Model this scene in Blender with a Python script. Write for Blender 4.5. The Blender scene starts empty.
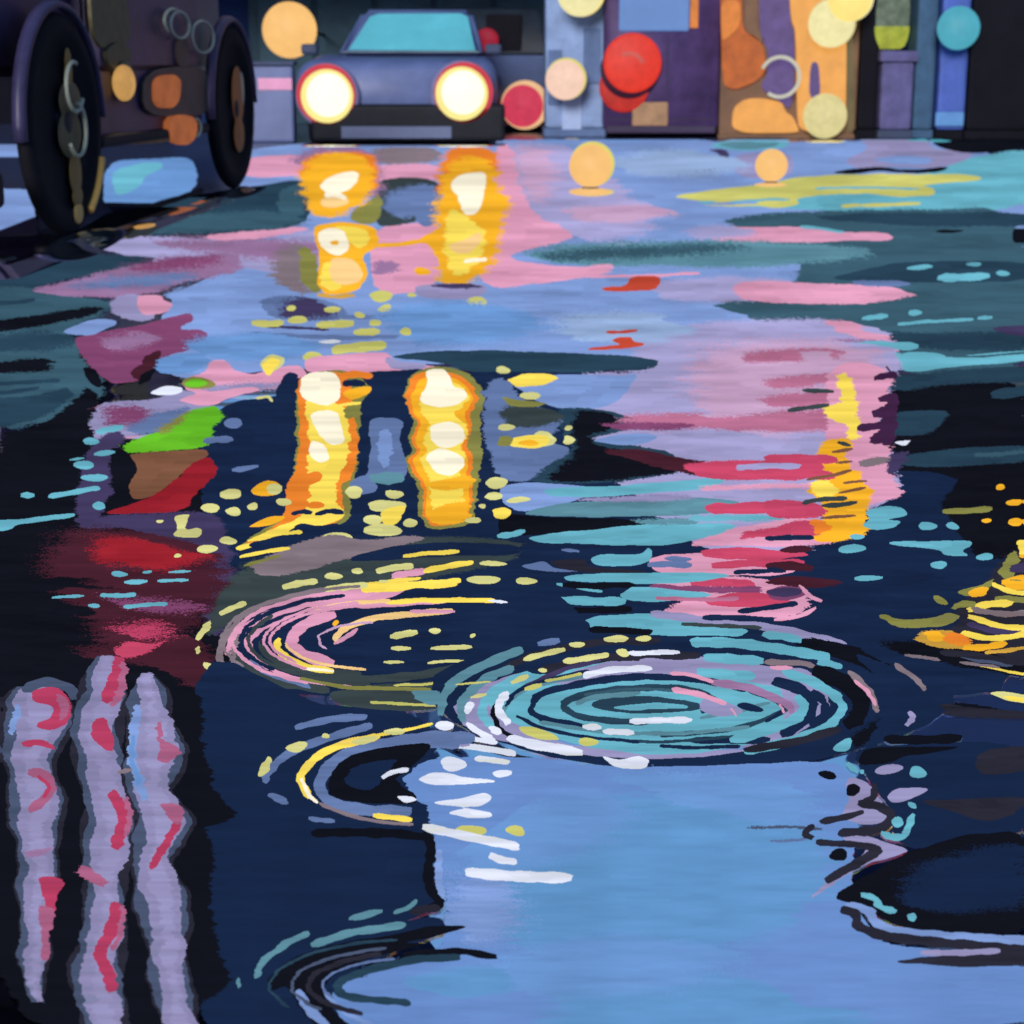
import bpy, bmesh, math, random
import numpy as np
from mathutils import Vector, Matrix

random.seed(7)
scn = bpy.context.scene
COL = scn.collection
R = math.radians

# ------------------------------------------------------------------ camera
F = 1760.0                 # focal length in pixels (1024 wide)
H = 0.86                   # eye height: the picture is taken crouching over a puddle
PITCH = math.atan(452.0 / F)
cam_d = bpy.data.cameras.new('camera')
cam = bpy.data.objects.new('camera', cam_d)
COL.objects.link(cam)
cam.location = (0, 0, H)
cam.rotation_euler = (math.pi / 2 - PITCH, 0, 0)
cam_d.sensor_width = 36.0
cam_d.lens = 36.0 * F / 1024.0
cam_d.clip_start = 0.05
cam_d.clip_end = 2000
scn.camera = cam
cam_d.dof.use_dof = True
cam_d.dof.focus_distance = 2.6
cam_d.dof.aperture_fstop = 9.5
SP, CP = math.sin(PITCH), math.cos(PITCH)


def ray(x, y):
    a, b = (x - 512.0) / F, (512.0 - y) / F
    return a, CP + b * SP, -SP + b * CP


def direct(x, y, D):
    a, dy, dz = ray(x, y)
    t = D / dy
    return Vector((a * t, D, H + dz * t))


def mirror(x, y, D):
    """point of the plane Y=D seen by reflection in still water at this place of the photograph"""
    p = direct(x, y, D)
    return Vector((p.x, D, -p.z))


def ground(x, y, z=0.0):
    a, dy, dz = ray(x, y)
    t = (z - H) / dz
    return Vector((a * t, dy * t, z))


# ------------------------------------------------------------------ materials
def lin(c):
    return tuple(((v / 255.0) / 12.92 if v <= 10 else (((v / 255.0) + 0.055) / 1.055) ** 2.4) for v in c)


MATS = {}


def mat(name, rgb, rough=0.6, metal=0.0, var=0.35, scale=3.0, emit=0.0, stretch=(1, 1, 1), spec=0.3, coat=0.0):
    if name in MATS:
        return MATS[name]
    m = bpy.data.materials.new(name)
    m.use_nodes = True
    nt = m.node_tree
    b = nt.nodes['Principled BSDF']
    c = lin(rgb)
    b.inputs['Roughness'].default_value = rough
    b.inputs['Metallic'].default_value = metal
    b.inputs['Specular IOR Level'].default_value = spec
    b.inputs['Coat Weight'].default_value = coat
    b.inputs['Coat Roughness'].default_value = 0.15
    tc = nt.nodes.new('ShaderNodeTexCoord')
    mp = nt.nodes.new('ShaderNodeMapping')
    mp.inputs['Scale'].default_value = stretch
    nz = nt.nodes.new('ShaderNodeTexNoise')
    nz.inputs['Scale'].default_value = scale
    nz.inputs['Detail'].default_value = 6
    nz.inputs['Roughness'].default_value = 0.65
    rp = nt.nodes.new('ShaderNodeValToRGB')
    rp.color_ramp.elements[0].position = 0.3
    rp.color_ramp.elements[1].position = 0.72
    lo = [max(0, v * (1 - var)) for v in c]
    hi = [min(1, v * (1 + var)) for v in c]
    rp.color_ramp.elements[0].color = (*lo, 1)
    rp.color_ramp.elements[1].color = (*hi, 1)
    nt.links.new(tc.outputs['Object'], mp.inputs['Vector'])
    nt.links.new(mp.outputs['Vector'], nz.inputs['Vector'])
    nt.links.new(nz.outputs['Fac'], rp.inputs['Fac'])
    if emit:
        b.inputs['Base Color'].default_value = (*[v * .03 for v in c], 1)
        nt.links.new(rp.outputs['Color'], b.inputs['Emission Color'])
        b.inputs['Emission Strength'].default_value = emit
    else:
        nt.links.new(rp.outputs['Color'], b.inputs['Base Color'])
        bp = nt.nodes.new('ShaderNodeBump')
        bp.inputs['Strength'].default_value = 0.15
        bp.inputs['Distance'].default_value = 0.02
        nt.links.new(nz.outputs['Fac'], bp.inputs['Height'])
        nt.links.new(bp.outputs['Normal'], b.inputs['Normal'])
    MATS[name] = m
    return m


# ------------------------------------------------------------------ objects
def tag(o, label=None, cat=None, group=None, kind=None):
    if label:
        o['label'] = label
    if cat:
        o['category'] = cat
    if group:
        o['group'] = group
    if kind:
        o['kind'] = kind
    return o


def thing(name, label, cat, loc=(0, 0, 0), rz=0.0, group=None):
    o = bpy.data.objects.new(name, None)
    COL.objects.link(o)
    o.location = loc
    o.rotation_euler = (0, 0, rz)
    o.empty_display_size = 0.1
    return tag(o, label, cat, group)


def build(name, bm, m, parent=None, smooth=False):
    bmesh.ops.recalc_face_normals(bm, faces=bm.faces[:])
    me = bpy.data.meshes.new(name)
    bm.to_mesh(me)
    bm.free()
    me.materials.append(m)
    if smooth:
        me.polygons.foreach_set('use_smooth', [True] * len(me.polygons))
    o = bpy.data.objects.new(name, me)
    COL.objects.link(o)
    if parent is not None:
        o.parent = parent
    return o


def copy_tree(o, parent=None):
    c = o.copy()
    COL.objects.link(c)
    if parent is not None:
        c.parent = parent
    for ch in list(o.children):
        copy_tree(ch, c)
    return c


def bm_new():
    return bmesh.new()


def add_box(bm, x0, y0, z0, x1, y1, z1, bev=0.0, seg=2):
    r = bmesh.ops.create_cube(bm, size=1.0)
    vs = r['verts']
    for v in vs:
        v.co = Vector((x0 + (v.co.x + .5) * (x1 - x0), y0 + (v.co.y + .5) * (y1 - y0), z0 + (v.co.z + .5) * (z1 - z0)))
    if bev:
        es = list({e for v in vs for e in v.link_edges})
        bmesh.ops.bevel(bm, geom=es, offset=bev, segments=seg, affect='EDGES', profile=0.6)
    return bm


def add_prism(bm, outline, axis, a0, a1, bev=0.0):
    """outline: 2-D points; axis 0/1/2 is the extrusion axis from a0 to a1"""
    def mk(p, a):
        if axis == 0:
            return (a, p[0], p[1])
        if axis == 1:
            return (p[0], a, p[1])
        return (p[0], p[1], a)
    A = [bm.verts.new(mk(p, a0)) for p in outline]
    B = [bm.verts.new(mk(p, a1)) for p in outline]
    n = len(outline)
    fs = [bm.faces.new(A), bm.faces.new(B[::-1])]
    for i in range(n):
        fs.append(bm.faces.new((A[i], B[i], B[(i + 1) % n], A[(i + 1) % n])))
    if bev:
        es = list({e for f in fs for e in f.edges})
        bmesh.ops.bevel(bm, geom=es, offset=bev, segments=2, affect='EDGES')
    return bm


def add_lathe(bm, prof, axis, c, n=40):
    """prof: (radius, along) points revolved round axis through c"""
    rings = []
    for r, a in prof:
        ring = []
        for k in range(n):
            t = 2 * math.pi * k / n
            u, v = max(r, 1e-4) * math.cos(t), max(r, 1e-4) * math.sin(t)
            p = (a, u, v) if axis == 0 else ((u, a, v) if axis == 1 else (u, v, a))
            ring.append(bm.verts.new(Vector(c) + Vector(p)))
        rings.append(ring)
    for i in range(len(rings) - 1):
        for k in range(n):
            bm.faces.new((rings[i][k], rings[i][(k + 1) % n], rings[i + 1][(k + 1) % n], rings[i + 1][k]))
    if prof[0][0] > 0:
        bm.faces.new(rings[0])
    if prof[-1][0] > 0:
        bm.faces.new(rings[-1])
    return bm


def add_sphere(bm, c, r, sx=1, sy=1, sz=1, u=28, v=16):
    q = bmesh.ops.create_uvsphere(bm, u_segments=u, v_segments=v, radius=r)
    for w in q['verts']:
        w.co = Vector((w.co.x * sx, w.co.y * sy, w.co.z * sz)) + Vector(c)
    return bm


def add_torus(bm, c, rr, r, axis=1, a0=0.0, a1=2 * math.pi, n=40, m=8):
    rings = []
    closed = abs(a1 - a0 - 2 * math.pi) < 1e-6
    k = n if closed else n + 1
    for i in range(k):
        t = a0 + (a1 - a0) * i / n
        ring = []
        for j in range(m):
            s = 2 * math.pi * j / m
            q = rr + r * math.cos(s)
            p = (r * math.sin(s), q * math.cos(t), q * math.sin(t)) if axis == 0 else (q * math.cos(t), r * math.sin(s), q * math.sin(t))
            ring.append(bm.verts.new(Vector(c) + Vector(p)))
        rings.append(ring)
    for i in range(n):
        A, B = rings[i], rings[(i + 1) % k]
        for j in range(m):
            bm.faces.new((A[j], A[(j + 1) % m], B[(j + 1) % m], B[j]))
    if not closed:
        bm.faces.new(rings[0])
        bm.faces.new(rings[-1][::-1])
    return bm


def add_tube(bm, pts, r, n=8):
    pts = [Vector(p) for p in pts]
    rings = []
    for i, p in enumerate(pts):
        d = (pts[min(i + 1, len(pts) - 1)] - pts[max(i - 1, 0)]).normalized()
        up = Vector((0, 0, 1)) if abs(d.z) < .9 else Vector((1, 0, 0))
        a = d.cross(up).normalized()
        b = d.cross(a)
        rings.append([bm.verts.new(p + (a * math.cos(2 * math.pi * k / n) + b * math.sin(2 * math.pi * k / n)) * r) for k in range(n)])
    for i in range(len(rings) - 1):
        for k in range(n):
            bm.faces.new((rings[i][k], rings[i][(k + 1) % n], rings[i + 1][(k + 1) % n], rings[i + 1][k]))
    bm.faces.new(rings[0])
    bm.faces.new(rings[-1][::-1])
    return bm


# ------------------------------------------------------------------ world and sun
w = bpy.data.worlds.new('World')
scn.world = w
w.use_nodes = True
nt = w.node_tree
bg = nt.nodes['Background']
tc = nt.nodes.new('ShaderNodeTexCoord')
sp = nt.nodes.new('ShaderNodeSeparateXYZ')
nz = nt.nodes.new('ShaderNodeTexNoise')
nz.inputs['Scale'].default_value = 2.2
nz.inputs['Detail'].default_value = 4
ma = nt.nodes.new('ShaderNodeMath')
ma.operation = 'MULTIPLY_ADD'
ma.inputs[1].default_value = 0.14
mb = nt.nodes.new('ShaderNodeMath')
mb.operation = 'SUBTRACT'
mb.inputs[1].default_value = 0.07
rp = nt.nodes.new('ShaderNodeValToRGB')
cr = rp.color_ramp
cr.elements[0].position = 0.0
cr.elements[0].color = (*lin((84, 92, 140)), 1)
cr.elements[1].position = 1.0
cr.elements[1].color = (*lin((70, 120, 160)), 1)
for p, c in ((0.22, (112, 128, 205)), (0.30, (104, 142, 208)), (0.38, (98, 152, 206)), (0.44, (98, 154, 208)), (0.50, (112, 148, 212)), (0.66, (96, 160, 195))):
    e = cr.elements.new(p)
    e.color = (*lin(c), 1)
nt.links.new(tc.outputs['Generated'], sp.inputs['Vector'])
nt.links.new(tc.outputs['Generated'], nz.inputs['Vector'])
nt.links.new(nz.outputs['Fac'], ma.inputs[0])
nt.links.new(sp.outputs['Z'], ma.inputs[2])
nt.links.new(ma.outputs[0], mb.inputs[0])
nt.links.new(mb.outputs[0], rp.inputs['Fac'])
nt.links.new(rp.outputs['Color'], bg.inputs['Color'])
bg.inputs['Strength'].default_value = 1.0

sd = bpy.data.lights.new('sun', 'SUN')
sd.energy = 3.5
sd.angle = R(14)
sd.color = (1.0, 0.93, 0.9)
so = bpy.data.objects.new('sun', sd)
COL.objects.link(so)
so.rotation_euler = (R(76), 0, R(-10))      # low soft light from behind the camera

# ------------------------------------------------------------------ road and puddle
PAL = {
    'black': (18, 20, 30), 'charcoal': (42, 42, 56), 'navy': (24, 40, 72), 'tealdark': (40, 66, 86), 'teal': (58, 92, 110),
    'tealmid': (92, 140, 158), 'cyan': (104, 178, 200), 'steel': (98, 120, 168), 'peri': (126, 154, 212), 'sky': (106, 150, 210),
    'lilac': (164, 160, 208), 'lav': (148, 144, 188), 'mauve': (152, 116, 158), 'plum': (130, 70, 112), 'purple': (66, 58, 96), 'pink': (222, 156, 188),
    'crimson': (200, 72, 106), 'red': (150, 33, 46), 'brick': (200, 76, 56), 'maroon': (70, 32, 46), 'brown': (126, 86, 66), 'green': (104, 190, 42),
    'olive': (134, 134, 72), 'moss': (56, 68, 72), 'taupe': (132, 118, 128), 'cream': (214, 212, 140), 'yellow': (250, 222, 92), 'amber': (248, 180, 44),
    'orange': (240, 134, 48), 'peach': (248, 206, 140), 'white': (222, 228, 246), 'warm': (255, 247, 222), 'lime': (202, 200, 112), 'aubergine': (64, 36, 70), 'rose': (184, 112, 146), 'blush': (196, 160, 196), 'mist': (146, 172, 214), 'skya': (105, 141, 204), 'wisteria': (138, 134, 176), 'wine': (180, 62, 98), 'skyb': (97, 150, 204), 'slate': (72, 84, 112), 'grape': (168, 96, 132), 'gold': (206, 160, 66),
}
PN = ('black charcoal aubergine maroon purple navy tealdark moss slate teal steel skyb sky skya peri mist cyan tealmid wisteria lav lilac blush pink mauve rose grape plum '
      'wine crimson red brick brown taupe olive green lime cream white warm peach yellow gold amber orange').split()
assert sorted(PN) == sorted(PAL)
PI_ = {n: i + 1 for i, n in enumerate(PN)}

SS = 2
Y0P, Y1P = 136, 1030
X0P, X1P = -6, 1030
GW, GH = (X1P - X0P) * SS, (Y1P - Y0P) * SS
LM = np.zeros((GH, GW), np.uint8)  # drawn map of the reflections, one colour label per cell
gx = X0P + (np.arange(GW) + .5) / SS
gy = Y0P + (np.arange(GH) + .5) / SS
rng = np.random.default_rng(5)


def vnoise(X, Y, sx, sy, seed):
    r = np.random.default_rng(seed).random((260, 260)) * 2 - 1
    x, y = X / sx + 80, Y / sy + 40
    xi, yi = np.floor(x).astype(int), np.floor(y).astype(int)
    fx, fy = x - xi, y - yi
    fx, fy = fx * fx * (3 - 2 * fx), fy * fy * (3 - 2 * fy)
    xi %= 259
    yi %= 259
    return (r[yi, xi] * (1 - fx) + r[yi, xi + 1] * fx) * (1 - fy) + (r[yi + 1, xi] * (1 - fx) + r[yi + 1, xi + 1] * fx) * fy


MX, MY = np.meshgrid(gx, gy)
DXN = vnoise(MX, MY, 30, 5, 1) * 1.2 + vnoise(MX, MY, 14, 2.2, 2) * 0.7
DYN = vnoise(MX, MY, 22, 14, 3) * 0.7 + vnoise(MX, MY, 9, 7, 4) * 0.3
RGX = vnoise(MX, MY, 60, 4.0, 5) + 0.5 * vnoise(MX, MY, 30, 2.0, 6) + .55 * vnoise(MX, MY, 7, 1.1, 9)
RGY = vnoise(MX, MY, 26, 5, 8)
_w = np.random.default_rng(21).normal(size=(GH, GW // 4 + 2))
GRAIN = np.repeat(_w, 4, axis=1)[:, :GW]
GRAIN = np.stack([np.roll(GRAIN[j], (j * 7) % 4) for j in range(GH)]) * .75 + np.random.default_rng(22).normal(size=(GH, GW)) * .35


def chaikin(pts, closed=True, it=2):
    for _ in range(it):
        q = []
        n = len(pts)
        for i in range(n if closed else n - 1):
            a, b = pts[i], pts[(i + 1) % n]
            q.append((a[0] * .8 + b[0] * .2, a[1] * .8 + b[1] * .2))
            q.append((a[0] * .2 + b[0] * .8, a[1] * .2 + b[1] * .8))
        if not closed:
            q = [pts[0]] + q + [pts[-1]]
        pts = q
    return pts


def pts_of(s):
    return [tuple(float(v) for v in p.split(',')) for p in s.split()]


def fill(c, pts, rag=0.0):
    xs = [p[0] for p in pts]
    ys = [p[1] for p in pts]
    pad = 4 + rag * 2
    i0, i1 = int(max(0, (min(xs) - pad - X0P) * SS)), int(min(GW, (max(xs) + pad - X0P) * SS + 1))
    j0, j1 = int(max(0, (min(ys) - pad - Y0P) * SS)), int(min(GH, (max(ys) + pad - Y0P) * SS + 1))
    if i1 <= i0 or j1 <= j0:
        return
    sl = (slice(j0, j1), slice(i0, i1))
    gr = max(0.0, rag - 2.0)
    X = MX[sl] + DXN[sl] + rag * RGX[sl] + gr * 1.1 * GRAIN[sl]
    Y = MY[sl] + DYN[sl] + rag * .12 * RGY[sl] + gr * .42 * GRAIN[sl]
    wn = np.zeros(X.shape, np.int32)
    n = len(pts)
    for k in range(n):
        (xa, ya), (xb, yb) = pts[k], pts[(k + 1) % n]
        if ya == yb:
            continue
        lo, hi = min(ya, yb), max(ya, yb)
        m = (Y >= lo) & (Y < hi)
        xc = xa + (Y - ya) * ((xb - xa) / (yb - ya))
        wn += np.where(m & (X < xc), 1 if yb > ya else -1, 0)
    LM[sl][wn != 0] = PI_[c] if c else 0


def P(c, s, rag=0.0, it=2):
    fill(c, chaikin(pts_of(s), True, it), rag)


def S(c, wd, s, rag=0.0, taper=0.45):
    p = chaikin(pts_of(s), False, 2) if len(pts_of(s)) > 2 else pts_of(s)
    # even resample
    q = [p[0]]
    for a, b in zip(p, p[1:]):
        L = math.hypot(b[0] - a[0], b[1] - a[1])
        k = max(1, int(L / 6))
        q += [(a[0] + (b[0] - a[0]) * i / k, a[1] + (b[1] - a[1]) * i / k) for i in range(1, k + 1)]
    p = q
    n = len(p)
    L, Rr = [], []
    tot = sum(math.hypot(b[0] - a[0], b[1] - a[1]) for a, b in zip(p, p[1:]))
    acc = 0
    for i in range(n):
        if i:
            acc += math.hypot(p[i][0] - p[i - 1][0], p[i][1] - p[i - 1][1])
        a, b = p[max(i - 1, 0)], p[min(i + 1, n - 1)]
        dx, dy = b[0] - a[0], b[1] - a[1]
        d = math.hypot(dx, dy) or 1
        e = min(acc, tot - acc)
        h = wd / 2 * (taper + (1 - taper) * min(1.0, e / (wd * 0.8 + .01)) ** .6)
        h *= 1 + .12 * math.sin(i * 1.7 + p[0][0])
        nx, ny = -dy / d, dx / d
        L.append((p[i][0] + nx * h, p[i][1] + ny * h))
        Rr.append((p[i][0] - nx * h, p[i][1] - ny * h))
    fill(c, L + Rr[::-1], rag)


def E(c, cx, cy, rx, ry, rot=0.0):
    k = random.uniform(0, 6)
    q = []
    for i in range(20):
        t = 2 * math.pi * i / 20
        m = 1 + .08 * math.sin(2 * t + k) + .05 * math.sin(3 * t + 2 * k)
        u, v = rx * m * math.cos(t), ry * m * math.sin(t)
        q.append((cx + u * math.cos(rot) - v * math.sin(rot), cy + u * math.sin(rot) + v * math.cos(rot)))
    fill(c, q)


# ---- far road, reflections drawn as facet shapes
P('peri', '240,139 700,139 720,142 1030,140 1030,345 640,372 470,362 240,372 170,380 150,345 170,300 200,280 255,262 240,200', 2, 1)
P('peri', '-10,188 36,190 38,234 -10,236', 0, 0)
P('peri', '-10,144 38,145 38,157 -10,157', 0, 0)
P('sky', '105,162 150,159 195,157 198,190 150,207 103,214')
P('cyan', '112,170 140,163 162,162 163,168 145,175 140,186 125,193 114,195')
# cyan sheet on the right
P('cyan', '700,196 760,198 830,190 870,178 940,172 965,158 1032,146 1032,212 860,212 780,208 700,205', 3)
P('lav', '856,137 925,136 934,150 962,150 975,155 960,163 940,168 900,166 860,170 842,160 870,150')
P('peri', '870,160 900,155 935,158 930,164 895,165')
P('black', '926,136 1032,136 1032,148 968,154 948,150 936,146', 0, 1)
P('black', '830,173 850,169 880,167 905,170 940,167 949,168 942,172 905,173 880,171 850,174')
P('cyan', '708,146 735,138 792,137 785,147 760,150 735,150')
P('tealmid', '716,145 740,140 784,140 770,148 740,149')
P('purple', '660,169 700,164 718,158 720,153 706,149 726,149 731,155 722,171 690,173', 0, 1)
P('lime', '672,197 700,191 770,183 800,177 840,174 955,174 983,177 980,181 935,184 922,186 936,188 934,196 900,197 868,193 832,194 795,198 800,204 775,209 758,206 735,207 700,205 720,201 690,200')
S('cyan', 2.5, '730,202 790,199'); S('peri', 2.5, '706,204 758,203')
S('lime', 3.5, '840,206 880,205 920,203'); S('cyan', 2, '815,188 870,187 920,189')
P('lav', '735,155 760,152 790,152 795,172 780,178 745,178 732,170')
# teal mass on the right
P('teal', '716,221 770,213 812,211 870,210 1032,207 1032,380 890,372 880,345 760,322 740,313 712,303 800,283 800,262 770,244', 4)
P('tealdark', '800,216 880,213 1032,212 1032,226 940,227 860,223', 4)
P('pink', '710,232 725,228 790,226 840,232 885,232 894,237 885,241 845,240 815,243 770,242 712,243', 1)
P('lilac', '690,228 730,226 760,232 735,238 690,240', 6)
S('cyan', 3, '800,227 820,228 845,232')
P('tealmid', '512,254 560,244 640,241 720,240 810,243 880,250 860,258 800,264 740,268 640,266 560,265', 6)
P('teal', '520,256 600,246 700,243 760,246 720,254 620,258 560,262', 8)
P('tealdark', '822,280 870,268 900,262 1032,260 1032,282 900,283')
P('lilac', '640,282 720,276 790,278 800,290 740,302 660,300', 6)
P('pink', '735,282 768,280 815,284 896,286 906,293 918,295 900,298 888,304 800,304 770,303 735,298', 3)
P('steel', '850,281 895,280 915,284 900,287 860,286', 3)
P('teal', '706,303 768,304 860,305 905,298 1032,296 1032,345 900,340 862,322 800,321 768,321 742,314', 3)
P('lilac', '640,330 700,322 768,320 850,320 898,338 900,352 840,352 700,380 620,384', 6)
P('pink', '818,321 846,320 862,324 858,331 900,337 909,340 880,341 850,336', 4)
P('mauve', '768,345 850,336 895,344 890,362 830,366 770,370', 8)
for s, wd in (('908,269 932,267', 4.5), ('938,278 960,278 990,276', 8), ('862,318 888,316', 5), ('898,324 930,322 973,319', 3.2), ('977,318 992,317', 4.5)):
    S('cyan', wd, s)
E('cyan', 975, 264, 7, 2.2); E('cyan', 1003, 273, 6.5, 3); E('cyan', 915, 313, 8, 3)
P('tealdark', '880,330 940,334 1030,328 1030,352 960,350 905,348', 5)
S('cyan', 8, '840,346 870,345 918,347'); S('pink', 4, '865,352 900,351'); S('cyan', 9, '850,358 880,357 906,358')
P('cyan', '902,352 940,353 948,357 1032,349 1032,361 960,367 905,372 898,365')
S('teal', 2.2, '945,356 980,357 1028,352')
S('black', 3, '936,231 962,231'); P('black', '1012,230 1016,228 1032,228 1032,243 1012,243', 0, 1)
P('purple', '984,327 1030,324 1030,337 1010,335', 3)
# pink sheet in the middle
P('pink', '240,158 300,153 312,160 310,176 240,178', 2)
P('lilac', '500,142 560,142 600,170 640,200 660,230 600,244 560,232 520,210 512,180', 8)
P('lilac', '540,205 640,200 660,212 600,218 545,215', 8)
P('pink', '486,200 495,150 505,142 513,150 517,180 525,200 540,218 565,228 575,240 512,252 514,262 575,268 620,262 600,276 512,287 488,288 478,270', 3)
P('pink', '370,164 440,163 440,181 370,182', 1); P('taupe', '372,147 440,147 440,163 372,164', 4)
P('pink', '370,228 420,222 442,224 440,290 372,296')
P('mauve', '372,262 392,260 400,268 385,275 370,274', 4)
P('moss', '376,182 405,176 440,180 440,215 405,225 375,226', 3); P('steel', '380,196 410,185 436,184 438,212 400,222', 6)
P('steel', '414,190 425,186 437,190 439,222 425,228 414,220')
# teal on the left
P('black', '-10,233 36,234 60,237 90,225 106,212 150,204 195,190 206,188 200,197 150,211 110,227 70,241 30,252 -10,266')  # dark band drawn in for the shadow under the left car
P('tealdark', '74,239 110,226 150,210 205,193 256,186 296,180 312,182 308,196 312,212 300,226 256,232 200,234 120,236', 1)
P('teal', '100,228 150,215 256,211 305,214 300,226 256,230 140,234', 6)
P('teal', '280,190 308,181 310,192 302,205 306,216 285,216 275,205', 2)
P('lilac', '84,240 110,236 180,237 256,240 300,233 330,226 330,262 270,275 225,262 200,258 150,262 110,252', 5)
P('mauve', '150,240 256,236 330,244 320,262 250,258 180,250', 10)
P('pink', '200,236 256,231 304,226 306,231 256,239 215,241', 3)
P('tealdark', '-10,266 30,252 70,240 92,254 156,257 150,262 110,273 60,279 30,292 -10,296')
P('teal', '-10,286 30,287 80,297 120,303 100,316 62,331 80,346 84,362 104,374 100,402 60,420 -10,434', 4)
for s in ('-10,304 20,302 34,299', '-10,384 40,382 60,380', '-5,395 40,388'):
    S('tealdark', 4, s)
P('black', '-10,322 60,311 104,306 100,314 60,322 10,331 -10,332', 3); P('black', '-10,364 40,358 56,362 50,372 10,373 -10,372', 4)
P('tealdark', '-10,335 40,330 80,338 60,350 -10,352', 6)
P('mauve', '32,289 80,278 130,265 180,256 230,254 250,262 226,275 190,281 160,292 130,298 80,297 45,294', 4)
P('plum', '120,268 160,258 225,255 224,263 190,268 150,272', 8)
P('steel', '60,286 120,276 210,272 180,284 110,290', 8)
P('lav', '110,298 140,292 160,318 140,322 112,315', 3)
P('pink', '135,297 150,295 161,296 164,301 175,304 166,313 150,316 140,313', 0)
P('peri', '160,292 240,280 330,292 330,330 240,352 200,348 212,330 190,312 176,306', 4)
P('plum', '70,338 110,331 150,323 190,312 195,319 176,330 204,329 210,335 200,347 166,356 150,372 140,380 112,385 96,371 82,355', 2)
P('mauve', '100,338 150,330 160,340 130,350 100,348', 6)
P('peri', '60,331 95,318 122,320 96,335 70,335', 1)
P('black', '82,366 95,368 104,386 98,388 86,380'); P('maroon', '130,374 150,353 164,350 152,374 138,382', 2); P('black', '140,374 158,366 150,380 138,386')
P('sky', '156,358 205,352 214,362 190,374 156,374', 3)
P('pink', '178,380 206,372 212,360 226,360 236,372 256,374 305,362 305,390 256,388 210,398 190,392', 2)
P('lav', '200,388 250,382 300,384 250,392 215,396', 6)
E('olive', 198, 383, 17, 6.5); E('green', 196, 383, 12, 4)
# headlight glow on the road
P('taupe', '275,250 300,240 312,290 290,296 272,275', 6); P('olive', '298,246 314,250 322,290 310,294 300,275', 2)
P('olive', '348,216 362,206 380,192 384,210 375,224 355,222', 2)
P('mauve', '290,165 318,146 376,148 384,190 366,200 350,170', 6)
P('orange', '300,168 318,152 345,151 376,153 379,186 368,193 360,170 340,160 312,176 305,185', 4)
P('amber', '302,190 306,168 322,153 346,151 370,160 374,182 366,202 352,212 330,218 308,214', 5)
P('amber', '308,192 311,172 325,158 342,155 362,166 367,182 362,196 352,208 330,214 314,212', 0)
P('warm', '318,186 326,178 342,172 358,171 358,181 346,192 330,194'); P('peach', '320,198 345,194 350,204 335,208 322,206'); S('warm', 6, '324,195 336,194 346,199')
P('amber', '312,226 340,221 374,225 380,240 375,250 362,256 368,270 364,286 345,294 325,294 316,284 320,262 316,240')
P('yellow', '330,226 360,226 372,238 362,250 350,244 345,232', 2); P('yellow', '322,262 332,262 345,285 330,292 320,286', 2)
P('warm', '317,232 330,227 346,232 350,250 338,257 322,250'); E('amber', 335, 243, 4, 2.5); P('peach', '330,258 352,258 362,268 362,282 345,286 330,280')
S('gold', 4, '316,294 335,297 356,294', 3)
P('orange', '436,192 440,160 452,147 496,147 499,182 490,166 470,160 452,172 444,198', 4)
P('amber', '438,204 442,178 452,160 470,155 492,162 499,184 502,196 512,203 504,216 503,232 497,248 490,268 470,285 444,287 436,266', 5)
P('amber', '442,204 446,180 456,166 470,161 486,168 494,184 498,196 509,203 500,213 499,232 493,245 488,264 470,281 446,283 440,264 430,246 416,242 440,228 447,216')
P('yellow', '450,205 470,220 490,232 478,262 460,278 448,270 442,250', 3)
S('amber', 4, '374,246 400,244 440,240'); P('warm', '451,182 460,174 486,171 486,185 483,200 478,214 466,216 460,206 458,196 451,190'); P('peach', '446,246 462,240 482,231 482,240 470,254 455,253')
S('warm', 4, '464,261 476,260 487,260'); E('amber', 422, 271, 8, 4)
P('lav', '414,286 440,283 484,284 487,294 470,300 420,298', 1); P('purple', '425,284 470,283 484,288 450,289', 3)
P('steel', '256,300 285,295 320,299 352,312 348,319 290,321 270,316', 3); P('purple', '276,302 300,296 318,304 345,316 300,320 282,316', 6)
S('steel', 4, '340,317 390,317 442,316'); S('steel', 4, '250,333 320,338 400,337'); S('purple', 3, '262,326 330,330')
P('sky', '180,340 260,330 330,345 300,358 240,362 190,352', 6)
for cx, cy, rx, ry in ((298, 320, 10, 4), (291, 308, 5, 3), (332, 310, 8.5, 3), (360, 315, 5, 3), (375, 323, 6, 3.4), (385, 308, 6, 4), (381, 296, 12, 5.5), (412, 295, 4.5, 2.3), (406, 332, 6, 4),
                       (446, 323, 4, 2.4), (477, 302, 11, 4.8), (312, 356, 10, 4)):
    E('lime', cx, cy, rx, ry)
S('lime', 7, '252,323 268,324 284,323'); S('lime', 8, '317,325 335,324 354,323'); S('lime', 8, '354,332 380,332'); S('lime', 10, '331,350 360,347 386,345'); E('amber', 364, 358, 5, 2)
S('white', 3, '319,342 340,341')
P('cream', '258,364 272,354 286,358 282,368 270,374'); P('yellow', '261,366 272,357 281,361 276,369 270,377')
P('pink', '305,357 350,354 388,351 396,365 442,366 432,373 408,382 396,398 384,395 378,380 360,372 305,374')
P('lav', '384,356 400,362 430,364 415,372 388,368', 2)
P('tealdark', '384,358 420,352 480,350 560,352 656,358 656,370 600,371 560,376 500,378 470,372 440,362', 2)
P('brick', '601,287 625,286 633,276 660,276 662,282 655,290 630,291 603,291', 0, 1); S('brick', 2.6, '606,332 622,332 638,330')
P('brick', '611,341 616,337 632,336 633,342 643,343 643,346 630,348 615,350 586,350 592,347 622,345')
S('pink', 2.6, '582,276 640,276 700,273')
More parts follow.
